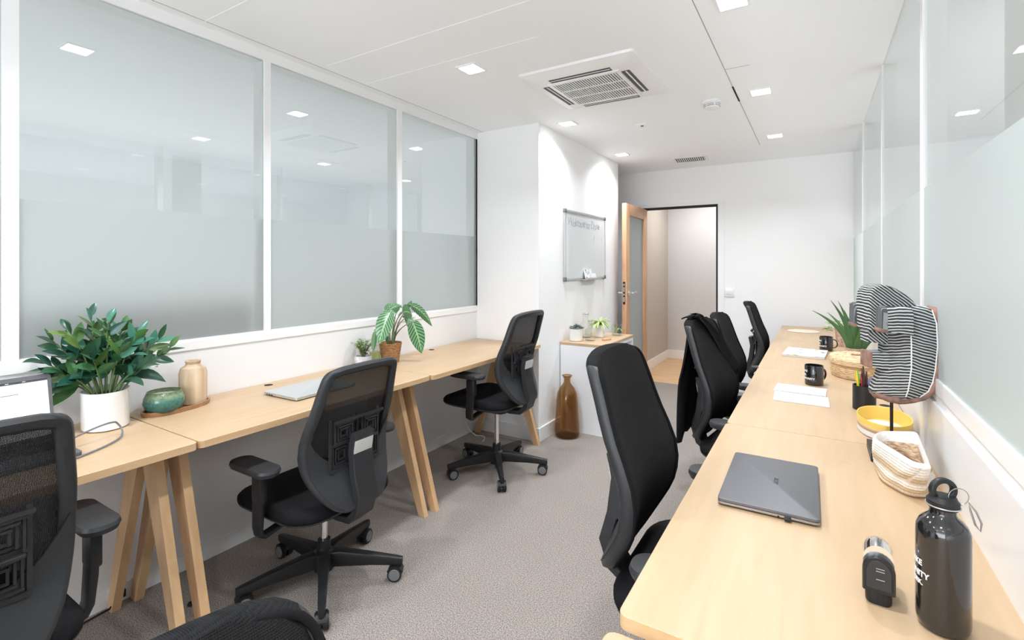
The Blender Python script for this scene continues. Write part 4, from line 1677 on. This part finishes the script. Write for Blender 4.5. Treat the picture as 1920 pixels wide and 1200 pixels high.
hp = thing('thyme_plant', 'fine-leaved grey green herb in a marbled pot behind the chair', 'potted plant', (-2.262, 2.008, ZD))
pot_mesh(hp, [(.038, 0), (.044, .004), (.052, .045), (.046, .058)], [(.042, .058), (.04, .05)], 'plaid')
lf = MB()
st = MB()
for k in range(34):
    a = rnd.uniform(0, 2 * PI)
    e = rnd.uniform(.25, .95)
    tip = Vector((.072 * e * math.cos(a), .095 * e * math.sin(a), .075 + .085 * (1.15 - e * .7) * rnd.uniform(.6, 1.1)))
    P = bez((.008 * math.cos(a), .008 * math.sin(a), .05), (tip.x * .4, tip.y * .4, tip.z * .9), tip, 6)
    st.tube(P, .0008, 4)
    for i in range(1, 7):
        for q in range(3):
            b = rnd.uniform(0, 2 * PI)
            leaf(lf, P[i], (math.cos(b), math.sin(b), rnd.uniform(-.2, .8)), .017, .011, .2, .2, n=2)
st.build('stem', 'stem', hp)
lf.build('foliage', 'leafB', hp, normals=False)
gj = thing('glass_tumbler', 'pale green glass tumbler between the herb and the seagrass pot', 'glass', (-2.235, 2.072, ZD))
mb = MB()
mb.lathe([(.026, 0), (.030, .003), (.032, .075), (.030, .075), (.028, .008), (.01, .006)], 24)
mb.build('glass_body', 'greenglass', gj)

# floor bits under the left desks
t = thing('floor_socket', 'small white socket with a black plug at the foot of the left wall', 'socket', (XL + .004, .845, 0.03))
mb = MB()
mb.box((.006, 0, .02), (.012, .07, .05), None, .003)
mb.build('socket_plate', 'frame', t)
mb = MB()
mb.box((.022, -.005, .015), (.03, .03, .03), None, .004)
mb.tube([(.03, -.01, .012), (.05, -.05, -.01), (.04, -.2, -.026), (.06, -.5, -.026)], .004, 6)
mb.build('plug', 'black', t)
mb = MB()
mb.tube(bez((0, 0, .30), (.01, .03, .06), (.09, .10, .004), 12) + bez((.09, .10, .004), (.16, .16, .004), (.2, .02, .004), 8)[1:], .003, 6)
o = mb.build('white_cable', 'frame', loc=(XL + .012, 3.02, 0))
tag(o, 'white cable hanging to the carpet beneath the last left desk', 'cable')
mb = MB()
mb.lathe([(.012, 0), (.014, .002), (.013, .010), (.007, .012), (.005, .004)], 14)
tag(mb.build('cable_grommet', 'black', loc=(-2.08, .985, 0)), 'small black ring dropped on the carpet by the desk leg', 'ring')

# ================================================================== RIGHT DESK ITEMS
l3, lid = closed_laptop('laptop', 'closed dark grey laptop on the near right desk', (-.101, 1.474, ZD), R(0.5), .215, .348, 'spacegrey', 'sgedge', .018)
text_obj('logo', 'acer', .024, Matrix.Translation((.006, .024, .0182)) @ Matrix.Rotation(R(-90), 4, 'Z'), 'hole', lid, -.0003)
mb = MB()
mb.lathe([(.0022, 0), (.0022, .0016)], 12, T=Matrix.Translation((.025, -.1735, .0055)) @ Matrix.Rotation(R(90), 4, 'X'))
mb.build('audio_port', 'hole', l3)
mb = MB()
mb.box((.044, -.178, .0062), (.014, .012, .0062), None, .001)
mb.build('usb_receiver', 'black', l3)

# water bottle
wbtl = thing('water_bottle', 'glossy black metal water bottle with a loop cap and carabiner', 'bottle', (.176, 1.052, ZD), R(0))
Rb = .0355
mb = MB()
mb.lathe([(.026, 0), (.0315, .002), (.0345, .009), (Rb, .016), (Rb, .153), (.0345, .163), (.0305, .172), (.024, .179), (.0185, .184), (.0172, .189), (.0175, .197)], 48)
mb.build('body', 'bottle', wbtl)
cap = MB()
cap.lathe([(.0195, .195), (.0215, .198), (.0215, .207), (.019, .210), (.0175, .214), (.012, .216)], 36)
cap.tube([(.0, .0165 * math.cos(a), .2235 + .0155 * math.sin(a)) for a in [R(-40 + 260 * k / 18) for k in range(19)]], .0048, 10, sec=rrect(2.0, 1.7, .5, 3), up=(1, 0, 0))
cp = cap.build('cap', 'black', wbtl)
cp.rotation_euler = (0, 0, R(-62))
mb = MB()
mb.tube([(.0222 * math.cos(a), .0222 * math.sin(a), .1995) for a in [2 * PI * k / 28 for k in range(28)]], .0011, 6, closed=True)
mb.build('cap_ring', 'alu', wbtl)
mb = MB()
cx_, cy_, cz_ = .0185, -.004, .222
mb.tube([(cx_ + .0135 * math.cos(a), cy_ + .006 * math.cos(a), cz_ - .004 + .0135 * math.sin(a)) for a in [2 * PI * k / 24 for k in range(24)]], .0007, 6, closed=True)
A_, B_ = Vector((.031, -.001, .211)), Vector((.0445, -.004, .170))
mb.tube([A_, A_.lerp(B_, .3) + Vector((.005, 0, 0)), A_.lerp(B_, .75) + Vector((.005, 0, .002)), B_, A_.lerp(B_, .8) + Vector((-.003, 0, 0)), A_.lerp(B_, .3) + Vector((-.002, 0, 0))], .0015, 8, closed=True)
mb.build('carabiner', mat('dull_steel', (.35, .35, .36), .3, .9), wbtl)


def wrap_text(txt, size, r, a0, z, parent, m='white', bold=.0004, name='lettering'):
    """wrap lettering round an upright cylinder; a0 = angle where the text starts"""
    def fn(c):
        a = a0 + c.x / r
        return Vector(((r + .0003 + c.z * .5) * math.cos(a), (r + .0003 + c.z * .5) * math.sin(a), z + c.y))
    return text_obj(name, txt, size, None, m, parent, bold, fn)


# the camera looks from (0,0): direction of the visible side of a thing at (x,y)
def face_angle(x, y):
    return math.atan2(-y, -x)


fa = face_angle(.176, 1.052)
wrap_text('MAKE', .0125, Rb, fa - 1.72, .101, wbtl)
wrap_text('COMMUNITY', .0125, Rb, fa - 2.62, .083, wbtl)
wrap_text('WORK.', .0105, Rb, fa - 1.75, .070, wbtl)

# standing stapler
sp_ = thing('stapler', 'black and chrome stapler standing upright on the near right desk', 'stapler', (.094, 1.088, ZD), R(-3))


def arch(w, h0, h1, n=12):
    """outline in (x,z): straight sides, round top"""
    pts = [(-w / 2, h0), (w / 2, h0)]
    r = w / 2
    for k in range(n + 1):
        a = PI * k / n
        pts.append((r * math.cos(a), h1 - r * 1.1 + r * 1.1 * math.sin(a)))
    return pts


mb = MB()
mb.loft([[(x * .98, y, z) for x, z in arch(.045, .020, .099)] for y in (-.020, .0)] + [[(x * q, y, z - dz * (z > .05)) for x, z in arch(.045, .020, .099)] for y, q, dz in ((.016, 1.0, .001), (.030, .97, .005), (.040, .90, .014), (.044, .78, .026))])
mb.build('chrome_shell', 'chrome', sp_)
mb = MB()
mb.loft([[(x, y, z) for x, z in arch(w, .024, h)] for w, h, y in ((.046, .084, -.018), (.047, .085, -.028), (.043, .083, -.032))])
mb.loft([[(x, y, z) for x, y in rrect(w, .050, .010, 4, 0, -.002)] for w, z in ((.034, 0), (.038, .003), (.039, .024), (.037, .03))])
mb.build('body', 'black', sp_)
mb = MB()
mb.loft([[(x, y, z) for x, z in arch(w, .030, h)] for w, h, y in ((.037, .079, -.0315), (.035, .078, -.0335))])
mb.build('front_cover', 'black2', sp_)
mb = MB()
for z in (.066, .0615, .0475):
    mb.box((.002, -.0338, z), (.012, .0008, .0010))
mb.build('mark', 'alu', sp_, smooth=False)
mb = MB()
mb.box((.002, -.0282, .017), (.007, .001, .022))
mb.build('staple_slot', 'hole', sp_, smooth=False)

# rope basket, rounded triangle
bk = thing('rope_basket', 'triangular cotton rope basket in white and natural stripes', 'basket', (.205, 1.710, ZD))


def tri(pts, rad, n=8):
    """rounded polygon through corner list"""
    out_ = []
    m = len(pts)
    for i in range(m):
        p0, p1, p2 = Vector(pts[i - 1]), Vector(pts[i]), Vector(pts[(i + 1) % m])
        a = p1 + (p0 - p1).normalized() * rad
        b = p1 + (p2 - p1).normalized() * rad
        for k in range(n):
            t = k / (n - 1)
            out_.append(a * (1 - t) ** 2 + p1 * 2 * t * (1 - t) + b * t * t)
    return out_


bt = [(-.064, .070), (.066, .105), (.060, -.020), (.010, -.145), (-.055, -.060)]
tp = [(-.072, .020), (-.050, .085), (.028, .140), (.044, .060), (.020, -.165)]
bt = [(-.060, .075), (.064, .095), (.068, -.085), (-.005, -.125), (-.056, -.045)]
tp = [(-.070, .020), (-.052, .080), (.046, .118), (.036, -.150), (.006, -.160)]
Bt = tri(bt, .030)
Tp = tri(tp, .022)
rings = []
NR = 11
for k in range(NR * 4 + 1):
    t = k / (NR * 4)
    z = .006 + .086 * t
    bulge = .0022 * abs(math.sin(PI * t * NR)) + .006 * math.sin(PI * t)
    rg = []
    for a, b in zip(Bt, Tp):
        p = a.lerp(b, t)
        q = p + p.normalized() * bulge
        rg.append((q.x, q.y, z + .012 * t * (q.y > 0) * q.y / .1))
    rings.append(rg)
inner = []
for k in range(9):
    t = 1 - k / 8 * .85
    rg = []
    for a, b in zip(Bt, Tp):
        p = a.lerp(b, t) * .84
        rg.append((p.x, p.y, .006 + .086 * t + .003 * (k == 0)))
    inner.append(rg)
mb = MB()
mb.loft([[(p[0] * .93, p[1] * .93, 0.0) for p in rings[0]]] + rings, cap1=False, mi=0)
mb.loft([rings[-1], [((a[0] + b[0]) / 2, (a[1] + b[1]) / 2, max(a[2], b[2]) + .005) for a, b in zip(rings[-1], inner[0])], inner[0], inner[1]], cap0=False, cap1=False, mi=0)
mb.loft(inner[1:], cap0=False, cap1=True, mi=1)
mb.build('rope_coils', ['rope', 'ropein'], bk, ang=60)

# ---- carved mask on its stand
mk = thing('carved_mask', 'striped black and white carved wooden mask on a rod stand', 'mask', (.200, 1.925, ZD), R(17))
mb = MB()
mb.box2((-.060, -.100, 0), (.040, .045, .026), .002)
bs_ = mb.build('stand_base', 'black', mk, smooth=False)
bs_.rotation_euler = (0, 0, R(-17))
mb = MB()
mb.cyl((0, 0, .02), (0, 0, .24), .0045, seg=12)
mb.build('rod', 'rod', mk)
PXX, PZZ = 761.0, 606.0


def mp(px, py):      # photo measurement -> local x, z
    return ((px - 1675) / PXX, 1.33 - (py - 497) / PZZ - ZD)


# body: horizontal U sections
secs = []
for py, xf, xc, xr, hw in ((572, 1655, 1686, 1728, .050), (577, 1651, 1686, 1737, .066), (600, 1652, 1686, 1741, .078), (640, 1653, 1686, 1741, .084), (680, 1652, 1686, 1737, .084), (705, 1645, 1684, 1733, .080), (722, 1636, 1683, 1727, .074), (735, 1630, 1682, 1714, .064), (741, 1638, 1681, 1700, .050)):
    x0, z = mp(xf, py)
    x1, _ = mp(xc, py)
    x2, _ = mp(xr, py)
    secs.append((x0, x1, x2, hw, z))
rings = []
for x0, x1, x2, hw, z in secs:
    xm = (x0 + x1) / 2 - .004
    o_ = [(x2, -hw * .93, z), ((x1 + x2) / 2, -hw * 1.02, z), (x1, -hw, z), (xm, -hw * .62, z), (x0, -hw * .22, z), (x0, hw * .22, z), (xm, hw * .62, z), (x1, hw, z), ((x1 + x2) / 2, hw * 1.02, z), (x2, hw * .93, z)]
    rings.append(o_)
mb = MB()
mb.loft(rings, True, True, True)
mb.build('face', 'mask1', mk, ang=30)
# rim running round the back edge
for s_ in (-1, 1):
    mb = MB()
    pts = [(x2 + .003, s_ * hw * .93, z) for x0, x1, x2, hw, z in secs]
    x0, x1, x2, hw, z = secs[-1]
    pts += [((x1 + x2) / 2, s_ * hw * .8, z - .006), (x1, s_ * hw * .65, z - .010), ((x0 + x1) / 2, s_ * .03, z - .006), (x0 + .002, s_ * .012, z + .006)]
    mb.tube(pts, [.004] + [.0095] * 7 + [.011] * 5, 8, sec=[(math.cos(a) * 1.0, math.sin(a) * 1.0) for a in [2 * PI * k / 10 for k in range(10)]])
    mb.build('rim', 'maskrim', mk, ang=60)
mb = MB()
x0, x1, x2, hw, z = secs[-1]
mb.loft([[(x * q, y * q, zz) for x, y in [(x0 - .004, 0), (x0 * .4 + x1 * .6, -hw * .9), ((x1 + x2) / 2, -hw * 1.0), (x2 - .003, -hw * .6), (x2, 0), (x2 - .003, hw * .6), ((x1 + x2) / 2, hw), (x0 * .4 + x1 * .6, hw * .9)]] for q, zz in ((1, z + .004), (1.03, z - .004), (.9, z - .013))])
mb.build('chin', 'maskrim', mk, ang=50)
# crest and nose slab
crest = [mp(*p) for p in ((1617, 620), (1616, 565), (1619, 547), (1628, 537), (1641, 533), (1656, 535), (1672, 541), (1690, 551), (1704, 562), (1712, 572), (1712, 600), (1680, 620))]
mb = MB()
cxm = sum(p[0] for p in crest) / len(crest)
czm = sum(p[1] for p in crest) / len(crest)
rg = []
for y, q in ((-.046, .93), (-.040, 1.0), (.050, 1.0), (.056, .95)):
    rg.append([(cxm + (x - cxm) * q, y, czm + (z - czm) * q) for x, z in crest])
mb.loft(rg, mi=0)
mb.bm.faces.ensure_lookup_table()
for f in mb.bm.faces:
    c = f.calc_center_median()
    f.normal_update()
    if abs(f.normal.y) < .5 and c.z > mp(0, 560)[1] and c.x > -.02 and len(f.verts) == 4:
        f.material_index = 1
mb.build('crest', ['mask2', 'maskdark'], mk, ang=30)
mb = MB()
nose = [mp(*p) for p in ((1618, 608), (1660, 608), (1660, 644), (1619, 641))]
mb.prism(nose, -.030, .030)
mb.build('nose', 'mask2', mk, ang=30)
# tubular eyes
for s_ in (-1, 1):
    mb = MB()
    xa, zt = mp(1630, 571)
    xa -= .020 if s_ > 0 else .0
    xb2, zb2 = mp(1686, 622)
    zb1 = mp(0, 616)[1]
    yc = s_ * .071

    def ring(x, zt_, zb_, w, n=8):
        r = w / 2
        pts = [(x, yc + r, zb_), (x, yc - r, zb_)]
        for k in range(n + 1):
            a = PI - PI * k / n
            pts.append((x, yc + r * math.cos(a), zt_ - r + r * math.sin(a)))
        return pts
    mb.loft([ring(xa + .004, zt, zb1, .044), ring(xb2, zt - .001, zb2, .052)], mi=0)
    mb.build('eye', 'mask3', mk, ang=40)
    mb = MB()
    mb.loft([ring(xa - .004, zt - .002, zb1, .038), ring(xa, zt + .001, zb1 - .001, .047), ring(xa + .010, zt + .001, zb1 - .001, .047)], mi=0)
    mb.bm.faces.ensure_lookup_table()
    mb.build('eye_end', ['mask4'], mk, ang=40)
    mb = MB()
    xq, zq = mp(1628, 612)
    mb.box((xa + .002, yc, zb1 + .002), (.020, .048, .012), None, .003)
    mb.build('eye_base', 'maskrim', mk)
mb = MB()
ma, mt = mp(1626, 660)
mc, md = mp(1664, 689)
mb.loft([[(ma, y, z) for y, z in ((-.030, mt - .002), (.030, mt - .002), (.030, md + .003), (-.030, md + .003))], [(mc, y, z) for y, z in ((-.038, mt), (.038, mt), (.038, md - .003), (-.038, md - .003))]])
mb.build('mouth', 'mask3', mk, ang=40)
mb = MB()
mb.box(((ma - .004), 0, (mt + md) / 2), (.011, .064, mt - md + .002), None, .003)
mb.build('lip', 'maskrim', mk)
# white ridge lines
mb = MB()
mb.tube([(x1 + .0, -hw * 1.0 - .001, z) for x0, x1, x2, hw, z in secs[1:-1]], .0018, 6)
mb.tube([(x2 - .006, -hw * .965 - .001, z) for x0, x1, x2, hw, z in secs[1:-1]], .0018, 6)
mb.build('ridge_line', 'white', mk)

# yellow oval dish
yd = thing('oval_dish', 'oval dish glazed yellow above and white below, beside the mask stand', 'dish', (.205, 2.178, ZD))
mb = MB()
mb.lathe([(.93, 0), (.97, .003), (1.0, .055), (.99, .057), (.95, .056)], 48, sx=.080, sy=.138, cap1=False)
mb.build('dish_body', 'yellowg', yd)
mb = MB()
mb.lathe([(.95, .056), (.92, .012), (.88, .008)], 48, sx=.080, sy=.138, cap0=False, cap1=False)
mb.build('dish_inside', 'yellow', yd)
mb = MB()
mb.lathe([(.90, .006), (.90, .0085)], 48, sx=.080, sy=.138)
mb.build('white_filling', 'white', yd)

# pen cup
pc = thing('pen_cup', 'black pen cup holding several pens', 'pen holder', (.168, 2.475, ZD))
mb = MB()
mb.lathe([(.038, 0), (.040, .002), (.040, .098), (.037, .098), (.036, .006), (.01, .005)], 36)
mb.build('cup', 'black', pc)
pens = [(-.020, -.012, -.22, .05, .148, 0, .0042), (-.026, .006, -.12, -.1, .150, 1, .006), (-.012, .004, .0, .1, .135, 2, .004), (.0, -.005, -.05, 0, .168, 3, .0055), (.006, .008, .08, .1, .145, 3, .0055), (.018, 0, .2, .0, .128, 4, .005), (.020, -.012, .35, .1, .118, 4, .005)]
for i, (x, y, tx, ty_, L_, mi, r_) in enumerate(pens):
    tnames = ['yellow pen standing in the pen cup', 'green highlighter standing in the pen cup', 'red pen standing in the pen cup', 'tall dark plum pen standing in the pen cup', 'shorter dark plum pen standing in the pen cup', 'blue pen leaning to the right in the pen cup', 'lowest blue pen leaning far right in the pen cup']
    dirv = Vector((tx * .45, ty_ * .45, 1)).normalized()
    a = Vector((x * .6, y * .6, .008))
    mb = MB()
    mb.cyl((0, 0, 0), dirv * (L_ * .82), r_, seg=10)
    mb.cyl(dirv * (L_ * .82), dirv * L_, r_ * .9, r_ * .45, seg=10, mi=0)
    mb.tube([dirv * (L_ * .72) + Vector((-r_ - .001, 0, 0)), dirv * (L_ * .95) + Vector((-r_ - .001, 0, 0))], .0012, 5)
    o = mb.build('pen', PENS[mi], loc=(.168 + a.x, 2.475 + a.y, ZD + a.z))
    tag(o, tnames[i], 'pen', 'pens in the black pen cup')

# notebook (open, spiral in the middle)
nb = thing('notebook', 'open white spiral notebook lying on the second right desk', 'notebook', (-.062, 2.602, ZD), R(-3))
for (ya, yb_) in ((.004, .168), (-.176, -.004)):
    mb = MB()
    sk = .032
    mb.loft([[(-.108 + (.0 if ya > 0 else .018), ya, z), (.098, ya, z), (.098 + (0 if ya > 0 else .018), yb_, z), (-.108, yb_, z)] if ya > 0 else [(-.108 + .020, ya, z), (.120, ya, z), (.108, yb_, z), (-.102, yb_, z)] for z in (0, .004)])
    mb.build('page_block', 'paper', nb, smooth=False)
mb = MB()
for k in range(30):
    x = -.100 + k * .0069
    mb.tube([(x, .007 * math.cos(a), .0045 + .005 * math.sin(a)) for a in [PI * q / 6 for q in range(7)]], .0009, 5)
mb.build('spiral_binding', 'alu', nb)


# mugs
def mug(loc, rz, label):
    t = thing('mug', label, 'mug', loc, rz, 'black lettered mugs on the right desks')
    mb = MB()
    mb.lathe([(.034, 0), (.0395, .003), (.0405, .010), (.0405, .094), (.0395, .096), (.037, .094), (.036, .010), (.01, .008)], 40)
    mb.build('mug_body', 'bottle', t)
    mb = MB()
    P = [(.038 + .0, 0, .078)] + [(.043 + .022 * math.sin(a), 0, .049 + .028 * math.cos(a)) for a in [PI * k / 10 for k in range(11)]] + [(.038, 0, .020)]
    mb.tube(P, .0048, 8, sec=[(math.cos(a) * 1.3, math.sin(a) * .8) for a in [2 * PI * k / 10 for k in range(10)]], up=(0, 1, 0))
    mb.build('handle', 'bottle', t)
    return t


for (x, y, rz, label) in ((-.008, 2.858, R(42), 'black mug with white lettering just behind the open notebook'), (.060, 4.04, R(4), 'black mug with white lettering beside the magazine')):
    m_ = mug((x, y, ZD), rz, label)
    f_ = face_angle(x, y) - rz
    f_ = math.atan2(-math.cos(R(0)) * y, -x) - rz
    wrap_text('MAKE', .0135, .0405, f_ - 1.62, .064, m_)
    wrap_text('WORK FEEL', .0115, .0405, f_ - 2.45, .046, m_)
    wrap_text('COMMUNITY', .0135, .0405, f_ - 1.95, .028, m_)

# magazine
mg = thing('magazine', 'printed magazine lying beside the farther mug', 'magazine', (-.060, 3.80, ZD), R(-4))
mb = MB()
mb.box((0, 0, .006), (.235, .33, .012), None, .001)
mb.build('page_block', 'paper', mg, smooth=False)
mb = MB()
mb.box((.0, 0, .0126), (.236, .332, .0012))
mb.build('cover', 'magcov', mg, smooth=False)
mb = MB()
mb.box((-.075, -.09, .0135), (.075, .12, .0008), mi=0)
mb.build('printed_patch', [mat('pale_yellow_print', (.80, .78, .45), .5), 'paper'], mg, smooth=False)

# lidded straw basket
sb = thing('straw_basket', 'round lidded basket of coiled straw', 'basket', (.182, 3.22, ZD))
pr = []
for k in range(8 * 2 + 1):
    z = .068 * k / 16
    pr.append((.118 + (.003 if k % 2 else 0) + .006 * math.sin(PI * k / 16), z))
mb = MB()
mb.lathe(pr, 48, sx=.93, sy=1.35)
mb.build('basket_body', 'jute', sb)
pr = [(.124, .066), (.131, .070), (.131, .094), (.126, .101)]
for k in range(1, 15):
    pr.append((.126 - k * .0082, .101 + .006 * k / 14 + (.002 if k % 2 else 0)))
pr += [(.010, .100)]
mb = MB()
mb.lathe(pr, 48, sx=.93, sy=1.35)
mb.build('lid', 'jute', sb)
mb = MB()
mb.lathe([(.017, .111), (.024, .1135), (.020, .110)], 20, cap1=True)
mb.build('lid_knob', 'ropein', sb)

# aloe
al = thing('aloe_plant', 'spiky dark green aloe behind the straw basket', 'potted plant', (.205, 3.66, ZD))
pot_mesh(al, [(.040, 0), (.046, .004), (.056, .085)], [(.052, .085), (.05, .07)], 'pinkpot')
mb = MB()
rnd = random.Random(11)
specs = [(-.75, -.1, 1.0, .30), (-.42, -.2, 1.25, .33), (-.30, .2, 1.3, .31), (-.12, -.15, 1.4, .30), (.02, 0, 1.4, .30), (.12, .2, 1.4, .29), (.28, -.1, 1.3, .26), (.62, -.1, 1.0, .24), (-.55, .4, 1.1, .26), (.4, .35, 1.1, .25), (.85, -.05, .75, .21), (-.2, .5, 1.2, .26), (.2, -.45, 1.1, .2)]
for dx, dy, dz_, L_ in specs:
    d0 = Vector((dx, dy, dz_)).normalized()
    base = Vector((dx * .03, dy * .03, .065))
    tip = base + d0 * L_ + Vector((dx * .03, dy * .03, 0))
    P = bez(base, base + Vector((dx * .25, dy * .25, dz_)).normalized() * L_ * .5, tip, 8)
    side = d0.cross(Vector((0, 1, 0))).normalized()
    mb.tube(P, [.019, .020, .018, .0155, .013, .010, .007, .004, .001], sec=[(1, 0), (.5, .30), (-.5, .30), (-1, 0), (-.5, -.18), (.5, -.18)], up=tuple(side))
mb.build('foliage', 'aloe', al, ang=60)

tpnt = thing('trailing_plant', 'light green leafy plant in a pink textured pot behind the aloe', 'potted plant', (.168, 4.32, ZD))
mb = MB()
pr = [(.040 + .012 * k / 10 + (.0015 if k % 2 else 0), .135 * k / 10) for k in range(11)]
mb.lathe(pr + [(.046, .135), (.044, .12)], 30)
mb.build('pot', 'pinkpot', tpnt)
mb = MB()
for k in range(34):
    a = rnd.uniform(0, 2 * PI)
    c = Vector((.05 * math.cos(a) * rnd.random(), .05 * math.sin(a) * rnd.random(), .13 + rnd.uniform(0, .05)))
    if k < 14:
        a = PI + rnd.uniform(-.6, .6)
        c = Vector((-.05 - .05 * rnd.random(), rnd.uniform(-.03, .03), .10 + rnd.uniform(0, .05)))
    leaf(mb, c, (math.cos(a), math.sin(a), rnd.uniform(-.1, .7)), rnd.uniform(.04, .06), .03, .5, .2, n=4)
mb.build('foliage', 'leafC', tpnt, normals=False)

# paper at the end
pp = thing('paper_sheet', 'pale round place mat at the far end of the right desks', 'mat', (-.095, 5.10, ZD))
mb = MB()
mb.lathe([(.12, 0), (.125, .002), (.12, .004), (.1, .0045)], 40)
mb.build('mat_disc', mat('pale_cork', (.80, .66, .52), .6), pp)
